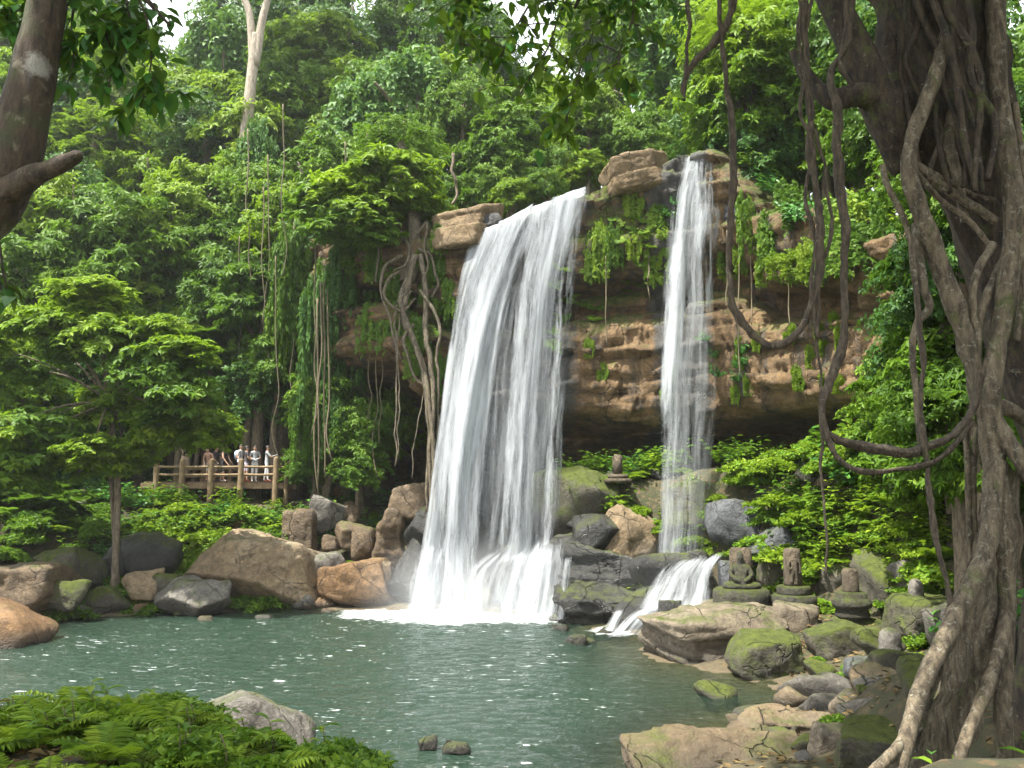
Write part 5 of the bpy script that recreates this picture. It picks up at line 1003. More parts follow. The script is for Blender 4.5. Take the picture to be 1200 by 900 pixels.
# ------------------------------------------------------------------ people
def cloth(name, c): return plain(name, c, 0.85, 0.12, 14, 0.1)
SKIN = plain('skin', (0.40, 0.24, 0.16), 0.55, 0.08, 10, 0.02); HAIR = plain('hair', (0.018, 0.014, 0.012), 0.6, 0.2, 30, 0.2)
def person(px, Y, face, h, pose, top, bottom, shoe, label, hair=HAIR, sleeves='short', legs='long', items=()):
    """one continuous skinned body; pose gives elbow and hand targets, face is the heading in degrees (0 = away from the camera)"""
    x = P(px, 560, Y)[0]; t = thing('person', label, 'person', (x, Y, zd+0.03), 'visitors on the boardwalk', R(-face))
    s = h/1.72; vs_, es, rs = [], [], []
    def v(p, r, pa=None, ry=None):
        vs_.append(tuple(np.array(p)*s)); rs.append((r*s, (ry or r)*s))
        if pa is not None: es.append((pa, len(vs_)-1))
        return len(vs_)-1
    ln = pose.get('lean', 0.0); L = lambda z: (z-0.95)*ln
    pel = v((0, 0, 0.95), 0.135, None, 0.105); ab = v((0, L(1.1), 1.10), 0.125, pel, 0.10); ch = v((0, L(1.3), 1.30), 0.15, ab, 0.105); up = v((0, L(1.42), 1.42), 0.115, ch, 0.085)
    nk = v((0, L(1.49)+.01, 1.49), 0.052, up); hd0 = v((0, L(1.56)+.025, 1.56), 0.066, nk, 0.075); hd1 = v((0, L(1.63)+.03, 1.64), 0.078, hd0, 0.095); v((0, L(1.7)+.02, 1.705), 0.055, hd1, 0.065)
    v((0, L(1.6)+.125, 1.605), 0.012, hd1)                      # nose
    for sg in (-1, 1): v((sg*0.085, L(1.62)+.02, 1.62), 0.012, hd1, 0.02)   # ears
    for sg, key in ((-1, 'l'), (1, 'r')):
        el, ha = pose.get(key, ((0.26, 0.02, 1.12), (0.27, 0.08, 0.88)))
        sh = v((sg*0.18, L(1.41), 1.41), 0.062, up); e = v((sg*el[0], el[1]+L(el[2]), el[2]), 0.043, sh); wr = v((sg*ha[0], ha[1]+L(ha[2]), ha[2]), 0.029, e)
        d = nrm(np.array((sg*(ha[0]-el[0]), ha[1]-el[1], ha[2]-el[2]))); W = np.array((sg*ha[0], ha[1]+L(ha[2]), ha[2])); sd = nrm(np.cross(d, (0.3*sg, 0.2, 1.0)))
        pm_ = v(W+d*0.07, 0.028, wr, 0.018)
        for q, (o, l) in enumerate(((-0.03, 0.075), (-0.01, 0.09), (0.01, 0.085), (0.03, 0.065))):
            k1 = v(W+d*0.10+sd*o, 0.0095, pm_); v(W+d*(0.10+l*0.8)+sd*o+np.array((0, 0, -0.025)), 0.008, k1)
        th = v(W+d*0.05-sd*0.04, 0.011, wr); v(W+d*0.09-sd*0.055, 0.009, th)
        st = pose.get('step', 0.06)*sg
        hp = v((sg*0.09, 0, 0.88), 0.095, pel); kn = v((sg*0.10, st*0.6+0.02, 0.49), 0.062, hp); ak = v((sg*0.105, st-0.02, 0.09), 0.042, kn); v((sg*0.12, st+0.14, 0.035), 0.036, ak, 0.03)
    me = bpy.data.meshes.new('body'); me.from_pydata(vs_, es, []); o = bpy.data.objects.new('body', me); COL.objects.link(o)
    m = o.modifiers.new('skin', 'SKIN'); m.use_smooth_shade = True
    for i, sv in enumerate(me.skin_vertices[0].data): sv.radius = rs[i]; sv.use_root = (i == 0)
    sb_ = o.modifiers.new('sub', 'SUBSURF'); sb_.levels = sb_.render_levels = 1
    dg = bpy.context.evaluated_depsgraph_get(); ev = o.evaluated_get(dg); m2 = bpy.data.meshes.new_from_object(ev)
    bpy.data.objects.remove(o); bpy.data.meshes.remove(me)
    for q in (SKIN, top, bottom, shoe): m2.materials.append(q)
    hemline = {'long': 0.10, 'short': 0.56, 'dress': 0.50}[legs]
    for f in m2.polygons:
        c = np.array(f.center)/s; k = 0; arm = abs(c[0]) > 0.185 and c[2] > 0.7
        if c[2] < 0.075: k = 3
        elif c[2] < 0.93 and not arm: k = 2 if c[2] > hemline else 0
        elif c[2] < 1.47 and not arm and abs(c[0]) <= 0.2: k = 1
        elif arm and c[2] > {'short': 1.24, 'long': 0.92, 'none': 1.45}[sleeves]: k = 1
        f.material_index = k
        f.use_smooth = True
    link('body', m2, t)
    Vh, Fh = ico(3); Vh = Vh*np.array((0.088, 0.108, 0.105)); keep = (Vh[:, 2] > -0.02) | (Vh[:, 1] < -0.03)
    Fk = Fh[np.all(keep[Fh], 1)]; Vh = Vh*(1+0.05*fbm(Vh*40, 3, 2))[:, None]
    link('hair', mesh('hair', (Vh+np.array((0, L(1.64)+.012, 1.652)))*s, Fk, hair, True), t)
    for it in items: it(t, s)
    return t
C_ = {k: cloth('cloth_'+k, c) for k, c in dict(white=(0.62, 0.63, 0.66), black=(0.02, 0.02, 0.022), pink=(0.46, 0.27, 0.2), grey=(0.30, 0.31, 0.32), blue=(0.45, 0.55, 0.68), cream=(0.55, 0.5, 0.42), dark=(0.05, 0.045, 0.05), lilac=(0.55, 0.48, 0.6), red=(0.3, 0.07, 0.05)).items()}
def pack(mat):
    def f(t, s):
        o = link('backpack', mesh('backpack', *boxm(0.3, 0.16, 0.42, 0.06), C_[mat], True), t, (0, -0.19*s, 1.24*s))
        for sg in (-1, 1):
            V, F = tube([(sg*0.11, 0.08, 0.16), (sg*0.12, 0.2, 0.24), (sg*0.12, 0.3, 0.1), (sg*0.12, 0.26, -0.1), (sg*0.12, 0.08, -0.16)], [0.018, 0.018], 14, 6); link('strap', mesh('strap', V, F, C_['dark'], True), o)
    return f
def camera_item(t, s):
    o = link('handheld_camera', mesh('handheld_camera', *boxm(0.13, 0.06, 0.09, 0.01), C_['black']), t, (0.0, 0.50*s, 1.30*s)); V, F = tube([(0, 0, 0), (0, 0.09, 0)], [0.035, 0.032], 4, 12); link('lens', mesh('lens', V, F, C_['black'], True), o)
REST = dict(l=((0.27, 0.12, 1.14), (0.2, 0.34, 0.98)), r=((0.27, 0.12, 1.14), (0.2, 0.34, 0.98)), lean=0.12)
person(245, 37.95, 185, 1.55, dict(lean=0.5, l=((0.28, 0.05, 1.12), (0.2, 0.22, 0.92)), r=((0.28, 0.05, 1.12), (0.2, 0.22, 0.92))), C_['pink'], C_['cream'], C_['dark'], 'person in a pale pink top hunched over the railing', legs='short')
person(250.5, 38.45, 120, 1.66, REST, C_['dark'], C_['cream'], C_['dark'], 'dark haired person standing just behind the one in pink', legs='short')
person(260.5, 38.1, 100, 1.66, dict(lean=0.15, l=((0.24, 0.12, 1.15), (0.2, 0.38, 0.86)), r=((0.26, 0.1, 1.15), (0.22, 0.36, 0.86)), step=0.14), C_['black'], C_['black'], C_['cream'], 'person in a black sleeveless dress reaching down to the rail', sleeves='none', legs='dress')
person(280.5, 38.3, 110, 1.74, dict(l=((0.25, 0.02, 1.12), (0.2, 0.2, 0.95)), r=((0.25, 0.02, 1.12), (0.2, 0.2, 0.95))), C_['white'], C_['dark'], C_['white'], 'person in a white shirt carrying a pale blue backpack', items=(pack('blue'),))
person(287.5, 38.0, 60, 1.64, dict(l=((0.25, 0.05, 1.13), (0.16, 0.26, 1.05)), r=((0.25, 0.05, 1.13), (0.16, 0.26, 1.05))), C_['dark'], C_['lilac'], C_['red'], 'person in a dark top beside the backpack wearer', legs='short')
person(297.5, 38.2, 150, 1.67, dict(l=((0.25, 0.06, 1.14), (0.08, 0.24, 1.1)), r=((0.25, 0.06, 1.14), (0.1, 0.26, 1.08))), C_['grey'], C_['white'], C_['white'], 'person in a grey patterned top and white trousers with folded arms')
person(312, 38.1, 80, 1.66, dict(l=((0.22, 0.2, 1.18), (0.08, 0.42, 1.28)), r=((0.22, 0.2, 1.18), (0.08, 0.42, 1.28)), step=0.1), C_['grey'], C_['white'], C_['red'], 'person in white trousers holding up a small camera', items=(camera_item,))

# ------------------------------------------------------------------ stone figures
def stone_on(px, py, Y): 
    q = P(px, py, Y); return q
def lath(name, prof, mat, parent, loc=(0, 0, 0), seed=0, amp=0.015, sc_=(1, 1, 1), sides=40, rz=0):
    V, F = lathe(prof, sides); V = V+nrm(V*np.array((1, 1, 0.001)))*(amp*fbm(V*5+seed, seed, 4))[:, None]
    return link(name, mesh(name, V, F, M[mat], True), parent, loc, (0, 0, rz), sc_)
def base_prof(r, h): return [(0.0, 0.0), (r*0.94, 0.0), (r, h*0.15), (r*0.98, h*0.4), (r, h*0.6), (r*0.97, h*0.9), (r*0.86, h), (0.0, h)]
# seated figure before a niche stone
q = P(869, 712, 24.4); t = thing('seated_statue', 'weathered seated buddha statue carved before a niche stone on a round base', 'statue', q, rz=R(-8))
u = 24.4/FPX
lath('base', base_prof(32*u, 22*u), 'statue_moss', t, seed=1)
bz = 21*u
V, F = boxm(28*u, 9*u, 46*u, 0.05); V[:, 0] *= 1-0.16*sstep(5*u, 23*u, V[:, 2]); V += 0.012*np.stack([fbm(V*9, 3+k, 3) for k in range(3)], -1)
link('niche_stone', mesh('niche_stone', V, F, M['statue'], True), t, (0.05, 0.16, bz+23*u))
def skinned(name, pts, edges, rad, mat, parent, loc, sub=2, rough=0.012):
    me = bpy.data.meshes.new(name); me.from_pydata(pts, edges, []); o = bpy.data.objects.new(name, me); COL.objects.link(o); o.modifiers.new('s', 'SKIN')
    for i, sv in enumerate(me.skin_vertices[0].data): sv.radius = rad[i] if hasattr(rad[i], '__len__') else (rad[i],)*2; sv.use_root = i == 0
    m = o.modifiers.new('b', 'SUBSURF'); m.levels = m.render_levels = sub
    ev = o.evaluated_get(bpy.context.evaluated_depsgraph_get()); m2 = bpy.data.meshes.new_from_object(ev); bpy.data.objects.remove(o)
    V = np.zeros(len(m2.vertices)*3, np.float32); m2.vertices.foreach_get('co', V); V = V.reshape(-1, 3); V = V+rough*np.stack([fbm(V*9, 5+k, 3) for k in range(3)], -1); m2.vertices.foreach_set('co', V.astype(np.float32).ravel())
    m2.materials.append(M[mat]); m2.polygons.foreach_set('use_smooth', np.ones(len(m2.polygons), bool))
    return link(name, m2, parent, loc)
k = 46*u
pts = [(0, 0, 0.14), (0, 0, 0.34), (0, 0, 0.52), (0, -0.01, 0.63), (0, -0.03, 0.72), (0, -0.02, 0.84), (0, 0, 0.93)]
ed = [(0, 1), (1, 2), (2, 3), (3, 4), (4, 5), (5, 6)]; rad = [0.17, 0.15, 0.17, 0.06, 0.095, 0.10, 0.045]
for sg in (-1, 1):
    n0 = len(pts); pts += [(sg*0.2, -0.02, 0.5), (sg*0.26, -0.1, 0.34), (sg*0.1, -0.26, 0.22), (sg*0.02, -0.27, 0.2)]; rad += [0.075, 0.06, 0.05, 0.04]; ed += [(2, n0), (n0, n0+1), (n0+1, n0+2), (n0+2, n0+3)]
    n0 = len(pts); pts += [(sg*0.2, -0.1, 0.1), (sg*0.44, -0.16, 0.08), (sg*0.2, -0.3, 0.08), (-sg*0.08, -0.34, 0.07)]; rad += [0.11, 0.09, 0.08, 0.05]; ed += [(0, n0), (n0, n0+1), (n0+1, n0+2), (n0+2, n0+3)]
skinned('figure', [tuple(np.array(p)*k) for p in pts], ed, [r*k for r in rad], 'statue_moss', t, (0, -0.05, bz))
for dx, w_, h_ in ((42*u, 26*u, 6*u), (40*u, 18*u, 3*u)): pass
V, F = boxm(26*u, 14*u, 12*u, 0.03); link('side_block', mesh('side_block', V+0.01*fbm(V*9, 2, 3)[:, None], F, M['statue_moss'], True), t, (44*u, 0.1, 8*u))
# carved pillar
q = P(931, 713, 24.0); u = 24.0/FPX; t = thing('carved_pillar', 'short round pillar carved with a standing figure on two stacked round stones', 'statue', q)
lath('base', base_prof(25*u, 16*u), 'statue_moss', t, seed=4); lath('upper_base', base_prof(19*u, 10*u), 'statue_moss', t, (0, 0, 15.5*u), seed=6)
lath('pillar', [(0, 0), (10*u, 0), (10.4*u, 4*u), (9.8*u, 20*u), (9.6*u, 38*u), (8.8*u, 41*u), (6*u, 42.5*u), (0, 43*u)], 'statue', t, (0, 0, 25*u), seed=8, amp=0.02)
k = 34*u
pts = [(0, 0, 0.5), (0, 0, 0.68), (0, 0, 0.78), (0, 0, 0.86), (0, 0, 0.96), (-0.08, 0, 0.25), (-0.08, 0, 0.02), (0.08, 0, 0.25), (0.09, 0, 0.02), (-0.16, 0, 0.72), (-0.2, -0.02, 0.52), (-0.05, -0.06, 0.5), (0.16, 0, 0.72), (0.22, 0, 0.5), (0.2, 0, 0.34)]
ed = [(0, 1), (1, 2), (2, 3), (3, 4), (0, 5), (5, 6), (0, 7), (7, 8), (2, 9), (9, 10), (10, 11), (2, 12), (12, 13), (13, 14)]
skinned('carved_figure', [tuple(np.array(p)*k) for p in pts], ed, [r*k for r in (0.1, 0.11, 0.08, 0.07, 0.05, 0.06, 0.045, 0.06, 0.045, 0.05, 0.04, 0.03, 0.05, 0.04, 0.03)], 'statue', t, (-0.04, -9.4*u, 28*u))
# plain post
q = P(999, 724, 22.4); u = 22.4/FPX; t = thing('stone_post', 'plain dark cylindrical stone post on a moulded round base', 'statue', q)
lath('base', [(0, 0), (18*u, 0), (19*u, 4*u), (17*u, 10*u), (21*u, 12*u), (22*u, 18*u), (19*u, 22*u), (17*u, 23*u), (17.5*u, 27*u), (15*u, 29*u), (0, 29*u)], 'statue_moss', t, seed=11); lath('post', [(0, 0), (9*u, 0), (9.2*u, 3*u), (8.8*u, 24*u), (7.5*u, 26.5*u), (0, 27*u)], 'statue', t, (0, 0, 28*u), seed=12)
# domed stones
q = P(1074, 702, 20.8); u = 20.8/FPX; t = thing('domed_stone', 'small domed upright stone with a niche on the leaning mossy slab', 'statue', q); lath('dome', [(0, -0.05), (8*u, -0.05), (8.4*u, 8*u), (8*u, 15*u), (6*u, 20*u), (3*u, 22.5*u), (0, 23*u)], 'rock_grey', t, seed=14); V, F = boxm(24*u, 22*u, 8*u, 0.03); link('plinth', mesh('plinth', V+0.012*fbm(V*9, 2, 3)[:, None], F, M['statue_moss'], True), t, (0, 0, -4*u))
q = P(1044, 764, 18.2); u = 18.2/FPX; t = thing('round_headed_stone', 'stubby round headed stone standing on the slanting mossy boulder', 'statue', q); lath('head_stone', [(0, -0.1), (12*u, -0.1), (12.6*u, 6*u), (11.6*u, 9*u), (12.8*u, 13*u), (11*u, 21*u), (7*u, 25*u), (0, 26.5*u)], 'rock_grey', t, seed=16, amp=0.03)
# stones under the cave
q = P(724, 566, 31.6); u = 31.6/FPX; t = thing('shrine_stone', 'upright shrine stone with stepped slabs under the cave', 'statue', q)
for k, (w_, h_) in enumerate(((30, 5), (22, 5))): V, F = boxm(w_*u, w_*0.7*u, h_*u, 0.03); link('step', mesh('step', V, F, M['statue'], True), t, (0, 0, (2.5+5*k)*u))
V, F = boxm(11*u, 9*u, 24*u, 0.06); link('upright', mesh('upright', V+0.02*fbm(V*6, 2, 3)[:, None], F, M['statue'], True), t, (0, 0, 21*u))
q = P(857, 562, 30.6); u = 30.6/FPX; t = thing('small_idol', 'small standing stone idol among leaves above the pointed boulder', 'statue', q); lath('pedestal', base_prof(8*u, 6*u), 'statue', t, seed=20); k = 24*u
skinned('figure', [(0, 0, 0), (0, 0, 0.4*k), (0, 0, 0.65*k), (0, 0, 0.78*k), (0, 0, 0.92*k), (-0.2*k, 0, 0.55*k), (0.2*k, 0, 0.55*k)], [(0, 1), (1, 2), (2, 3), (3, 4), (2, 5), (2, 6)], [0.16*k, 0.17*k, 0.17*k, 0.08*k, 0.12*k, 0.06*k, 0.06*k], 'statue', t, (0, 0, 6*u))

# ------------------------------------------------------------------ giant strangler fig on the right bank
D = 8.6
fb = P(1165, 830, D); fz = float(ground(fb[0], fb[1])); fig = thing('giant_fig', 'giant strangler fig with tangled aerial roots on the shore bank', 'tree', (fb[0], fb[1], fz)); A = np.array(fig.location)
def fpart(name, pl, rad, n=50, sides=12, mat='bark_root', seed=0, rough=0.2, flute=0, wob=0.03, dY=0.0):
    pts = [P(p[0], p[1], D+dY+(p[2] if len(p) > 2 else 0)) for p in pl]
    V, F = tube(pts, rad, n, sides, seed, rough, flute, wob); return part(name, V, F, M[mat], fig, smooth=True)
fpart('trunk', [(1075, -160, 0.9), (1090, 0, 0.8), (1112, 120, 0.7), (1145, 240, 0.8), (1196, 380, 0.9), (1240, 560, 1.0), (1225, 760, 1.0), (1230, 920, 1.0)], [0.82, 0.76, 0.60, 0.46, 0.34, 0.28, 0.28, 0.4], 90, 28, 'bark_fig', 3, 0.4, 6, 0.05)
fpart('limb', [(1090, 120, 0.5), (1050, 122, 0.3), (1010, 112, 0.2), (975, 118, 0.2), (952, 98, 0.3), (930, 60, 0.4)], [0.24, 0.17, 0.15, 0.12, 0.09, 0.05], 40, 12, 'bark_fig', 5, 0.25)
fpart('limb', [(1060, 200, 0.5), (1035, 130, 0.3), (1005, 60, 0.2), (975, 0, 0.2), (950, -70, 0.3)], [0.16, 0.22, 0.2, 0.17, 0.15], 40, 12, 'bark_fig', 6, 0.25)
fpart('limb', [(1080, -40, 0.6), (960, -150, 0.3), (840, -140, 0), (760, -90, -0.3), (700, -40, -0.4), (672, 10, -0.4)], [0.3, 0.18, 0.12, 0.08, 0.04, 0.02], 50, 8, 'bark_fig', 7, 0.2)
AR = [
 ([(1118, -60, 0), (1112, 30, -0.1), (1095, 90, -0.15), (1072, 150, -0.2), (1066, 200, -0.2), (1078, 250, -0.1), (1100, 310, 0), (1125, 370, 0), (1142, 430, 0), (1150, 480, 0)], [0.085, 0.085, 0.08, 0.08, 0.085, 0.1, 0.11, 0.1, 0.1, 0.1]),
 ([(1170, -60, 0.1), (1168, 60, 0), (1176, 140, 0), (1186, 230, -0.1), (1184, 320, -0.1), (1170, 400, -0.1), (1160, 470, -0.1), (1168, 560, 0), (1178, 660, 0), (1180, 740, 0), (1176, 840, 0), (1180, 920, 0)], [0.1, 0.1, 0.11, 0.12, 0.11, 0.10, 0.115, 0.12, 0.10, 0.09, 0.085, 0.09]),
 ([(1150, 470, 0), (1175, 510, -0.1), (1205, 550, -0.2), (1240, 620, -0.2)], [0.13, 0.1, 0.09, 0.08]),
 ([(1160, 480, 0), (1180, 480, 0), (1210, 500, 0.1), (1250, 530, 0.1)], [0.1, 0.08, 0.07, 0.06]),
 ([(1068, 188, -0.15), (1100, 206, 0), (1140, 228, 0.1), (1165, 236, 0.1)], [0.035, 0.035, 0.03, 0.03]),
 ([(1068, 192, -0.15), (1105, 218, 0), (1140, 242, 0), (1168, 262, 0)], [0.06, 0.055, 0.05, 0.05]),
 ([(1070, 198, -0.15), (1100, 230, 0), (1135, 258, 0), (1160, 290, 0)], [0.035, 0.03, 0.03, 0.03]),
 ([(1162, 285, 0), (1148, 310, -0.05), (1138, 345, -0.05), (1142, 395, 0), (1135, 420, 0)], [0.05, 0.045, 0.04, 0.045, 0.05]),
 ([(1180, 300, 0), (1158, 340, 0), (1145, 380, 0), (1142, 420, 0)], [0.06, 0.05, 0.05, 0.06]),
 ([(1120, 120, 0.2), (1112, 160, 0.1), (1122, 210, 0.1), (1132, 260, 0.1)], [0.06, 0.06, 0.055, 0.05]),
 ([(1035, 195, 0), (1042, 220, -0.05), (1058, 250, -0.05), (1066, 275, 0), (1070, 330, 0), (1078, 400, 0.1)], [0.035, 0.035, 0.035, 0.03, 0.03, 0.03]),
 ([(1076, 260, 0.05), (1082, 330, 0), (1090, 360, 0), (1076, 380, 0), (1070, 420, 0), (1078, 520, 0)], [0.06, 0.05, 0.045, 0.04, 0.035, 0.03]),
 ([(1190, 120, 0), (1196, 200, 0), (1200, 320, 0), (1194, 400, 0)], [0.04, 0.035, 0.035, 0.03]),
 ([(1145, 500, 0.2), (1140, 560, 0.3), (1145, 640, 0.3), (1150, 690, 0.4)], [0.04, 0.035, 0.03, 0.03]),
 ([(1130, 490, 0.3), (1135, 580, 0.3), (1138, 650, 0.3), (1142, 700, 0.4)], [0.035, 0.03, 0.03, 0.025]),
]
for k, (pl, rd) in enumerate(AR): fpart('aerial_root', pl, rd, 60, 10, 'bark_root', 20+k, 0.28, 0, 0.03)
g = random.Random(44)
for k in range(9):
    x = g.uniform(1030, 1180); pl = []
    for j in range(5): y = -60+j*70+g.uniform(-15, 15); pl.append((x+j*g.uniform(9, 17)+g.uniform(-14, 14), y, 0.25-0.55*math.exp(-((x-1110)/60)**2)))
    fpart('aerial_root', pl, [g.uniform(0.03, 0.06), g.uniform(0.02, 0.05), 0.03], 40, 8, 'bark_fig', 80+k, 0.3, 0, 0.06)
# buttress: a thin wall of root running down to the shore
def buttress(name, ridge, foot, thick, seed):
    a = spline([P(*p) for p in ridge], 40); c = spline([P(*p) for p in foot], 40); w_ = np.linspace(0, 1, 18)[None, :, None]
    mid = a[:, None]*(1-w_)+c[:, None]*w_; nn = nrm(np.cross(np.gradient(mid, axis=0), np.gradient(mid, axis=1))); th = thick*(1-0.75*np.sin(w_*math.pi*0.5)*0.6)*(0.6+0.6*np.exp(-(w_/0.1)**2)+0.9*np.exp(-((1-w_)/0.2)**2))
    n1 = fbm(mid*3.0, seed, 4)[..., None]*0.10
    V = np.concatenate([(mid+nn*(th+n1)).reshape(-1, 3), (mid-nn*(th-n1)).reshape(-1, 3)]); F = grid_faces(18, 40); n = 720
    rim = list(range(18))+[i*18+17 for i in range(1, 40)]+[39*18+j for j in range(16, -1, -1)]+[i*18 for i in range(38, 0, -1)]
    q = [tuple(f) for f in F.tolist()]+[tuple(n+i for i in f[::-1]) for f in F.tolist()]+[(a_, b_, b_+n, a_+n) for a_, b_ in zip(rim, rim[1:]+rim[:1])]
    return part(name, V, q, M['bark_root'], fig, smooth=True)
buttress('buttress_root', [(1168, 540, D-0.05), (1156, 640, D-0.15), (1120, 720, D-0.35), (1085, 800, D-0.6), (1055, 910, D-0.9)], [(1190, 560, D+0.3), (1185, 700, D+0.3), (1165, 800, D+0.1), (1130, 880, D-0.1), (1110, 960, D-0.4)], 0.07, 3)
fpart('aerial_root', [(1166, 540, -0.05), (1155, 640, -0.2), (1120, 720, -0.42), (1086, 798, -0.68), (1066, 860, -0.9), (1046, 930, -1.1)], [0.11, 0.095, 0.085, 0.085, 0.08, 0.075], 60, 12, 'bark_root', 60, 0.25)
fpart('aerial_root', [(1090, 838, -0.6), (1060, 866, -0.9), (1035, 890, -1.1), (1010, 915, -1.2)], [0.06, 0.055, 0.05, 0.05], 30, 10, 'bark_root', 61, 0.25)
fpart('aerial_root', [(1180, 720, -0.1), (1160, 800, -0.4), (1135, 860, -0.6), (1120, 930, -0.9)], [0.07, 0.06, 0.06, 0.06], 30, 10, 'bark_root', 62, 0.25)
# the fig's canopy above the frame, and leafy branches hanging into it
for k, (dx, dy, dz, rr) in enumerate(((2.2, 7.5, 14.0, 3.4), (5.6, 8.5, 14.2, 3.6), (8.8, 9.5, 13.6, 3.8), (4.2, 11.5, 16.0, 3.6), (3.2, 4.4, 13.2, 3.0), (3.4, 6.4, 14.4, 3.4), (2.6, 8.6, 14.6, 3.4), (8.5, 6.0, 13.6, 3.4))):
    link('crown', CR['dense'][k % 2], fig, np.array((dx, dy, dz))-A, (0, 0, k), (rr, rr, rr*0.6))
def leafmesh(mat, seed, wd=0.46):
    g = RG(seed); c = np.zeros((1, 3)); V, F, k = leaves(c, np.array([[1.0, 0, 0]]), np.array([[0, 0, 1.0]]), 1.0, wd, LEAF)
    return mesh('leaf', V, F, M[mat], False, {'rnd': np.full(k, g.uniform(0.2, 0.9))})
LM = [leafmesh('leaf_gloss', s) for s in (1, 2)]+[leafmesh('leaf_mid', s) for s in (3, 4)]+[leafmesh('leaf_lime', 6)]
def spray(parent, pts, nleaf, L, g, mats=(0, 1, 2), twigr=0.012, twigs=6, spread=0.35, mat='bark_brown', wd=1.0):
    """a twig with side twigs; leaves are single objects along them"""
    A = np.array(parent.location); V, F = tube(pts, [twigr, twigr*0.4], 20, 5, 1, 0.1, 0, 0.02); part('twig', V, F, M[mat], parent, smooth=True)
    c = spline(pts, 60); lines = [c]
    for _ in range(twigs):
        i = g.randrange(12, 58); d = np.array((g.gauss(0, 1), g.gauss(0, 0.7), g.gauss(-0.5, 0.6))); d /= np.linalg.norm(d); e = c[i]+d*spread*g.uniform(0.5, 1.2); m_ = (c[i]+e)/2+np.array((0, 0, 0.04)); s_ = [c[i], m_, e]; lines.append(spline(s_, 30))
        V, F = tube(s_, [twigr*0.5, twigr*0.2], 8, 4, 1); part('twig', V, F, M[mat], parent, smooth=True)
    for k in range(nleaf):
        ln = lines[g.randrange(len(lines))] if g.random() > 0.15 else lines[0]; i = g.randrange(len(ln)//4, len(ln)); tdir = nrm(ln[min(i+1, len(ln)-1)]-ln[i-1])
        a = g.uniform(-2.2, 2.2); d = Vector(tdir*0.6+np.array((math.cos(k*2.4+a), math.sin(k*2.4+a), 0))*0.8+np.array((0, 0, g.uniform(-0.9, 0.1)))).normalized()
        rot = d.to_track_quat('X', 'Z').to_euler(); l = L*g.uniform(0.65, 1.2)
        o = link('leaf', LM[g.choice(mats)], parent, ln[i]-A, rot, (l, l*wd, l))
g = random.Random(91)
SP = [([(690, -40, 8.2), (660, 10, 8.2), (640, 60, 8.1), (610, 110, 8.0)], 60), ([(760, -60, 8.3), (722, 0, 8.2), (690, 50, 8.2), (672, 110, 8.1), (660, 150, 8.1)], 72), ([(600, -60, 7.8), (555, -20, 7.8), (535, 20, 7.8), (540, 55, 7.8)], 66), ([(740, -40, 8.3), (742, 20, 8.2), (725, 70, 8.2), (745, 110, 8.2)], 50), ([(640, -30, 8.0), (610, 20, 8.0), (585, 70, 7.9)], 40)]
for pl, n in SP: spray(fig, [P(*p) for p in pl], n, 0.19, g, (1, 2, 3, 3), 0.016, 8, 0.5, wd=1.2)

def spray_mass(parent, lines, n, L, seed, mat, spread):
    g = RG(seed); c = []
    for pl in lines: c.append(spline([P(*p) for p in pl], 60)[8:])
    c = np.concatenate(c); k = g.integers(0, len(c), n); p = c[k]+g.normal(size=(n, 3))*spread*np.array((1, 0.8, 0.7))
    a = g.uniform(0, 6.28, n); d = nrm(np.stack([np.cos(a), np.sin(a), g.uniform(-1.1, 0.1, n)], -1)); l = L*g.uniform(0.6, 1.2, n)
    V, F, kk = leaves(p, d, nrm(np.array((0, 0, 1.0))+0.5*g.normal(size=(n, 3))), l, l*0.5, LEAF)
    tag(part('foliage', V, F, M[mat], parent, attrs={'rnd': np.repeat(g.uniform(0, 1, n), kk)}), kind='stuff')
spray_mass(fig, [pl for pl, n in SP], 420, 0.15, 5, 'leaf_mid', 0.20)
spray_mass(fig, [[(520, -60, 8.0), (545, -10, 8.0), (560, 30, 8.0)], [(700, -60, 8.2), (760, -20, 8.3), (800, 10, 8.4)], [(640, -50, 8.0), (690, -20, 8.1), (720, 0, 8.2)]], 300, 0.16, 6, 'leaf_gloss', 0.22)
# lianas: each a rope of wood hanging between the trees
def liana(pl, rad, label, D2=8.2, n=80, seed=0, rough=0.22):
    pts = [P(p[0], p[1], D2+(p[2] if len(p) > 2 else 0)) for p in pl]; base = pts[-1]; rad = [r*0.8*(1+0.25*math.sin(seed*2.1+i*1.9)) for i, r in enumerate(np.interp(np.linspace(0, 1, 14), np.linspace(0, 1, len(rad)), rad))]; V, F = tube(pts, rad, n*2, 9, seed, rough+0.15, 3, 0.0); V = V+np.stack([0.05*fbm(V*2.2, seed+5+k, 3) for k in range(3)], -1)
    o = link('liana', mesh('liana', V-base, F, M['liana'], True), None, base); tag(o, label, 'liana', 'lianas hanging by the giant fig')
liana([(836, -60), (842, 20), (852, 110), (858, 190), (851, 270), (852, 330), (868, 372), (903, 402), (938, 384), (956, 340), (962, 280), (955, 200), (946, 90), (938, -60)], [0.035, 0.04, 0.045, 0.045, 0.05, 0.045, 0.04], 'thick brown liana hanging in a deep U over the cliff', seed=1, n=120)
liana([(870, -60), (858, 10), (838, 48), (812, 78), (800, 118)], [0.05, 0.05, 0.045, 0.03], 'bent dark liana crossing in front of the plateau trees', seed=2)
liana([(806, -60), (805, 20), (801, 70), (800, 115)], [0.03, 0.028, 0.022], 'straight short liana hanging beside the bent dark one', seed=3)
liana([(1010, -60), (990, 50), (976, 90), (984, 180), (990, 260), (988, 330), (990, 390), (976, 440), (963, 478), (972, 508), (1010, 522), (1070, 526), (1115, 508), (1140, 478), (1148, 440)], [0.045, 0.05, 0.055, 0.055, 0.05, 0.05, 0.06, 0.055, 0.05, 0.05], 'stout liana dropping then looping low across to the fig roots', seed=4, n=130)
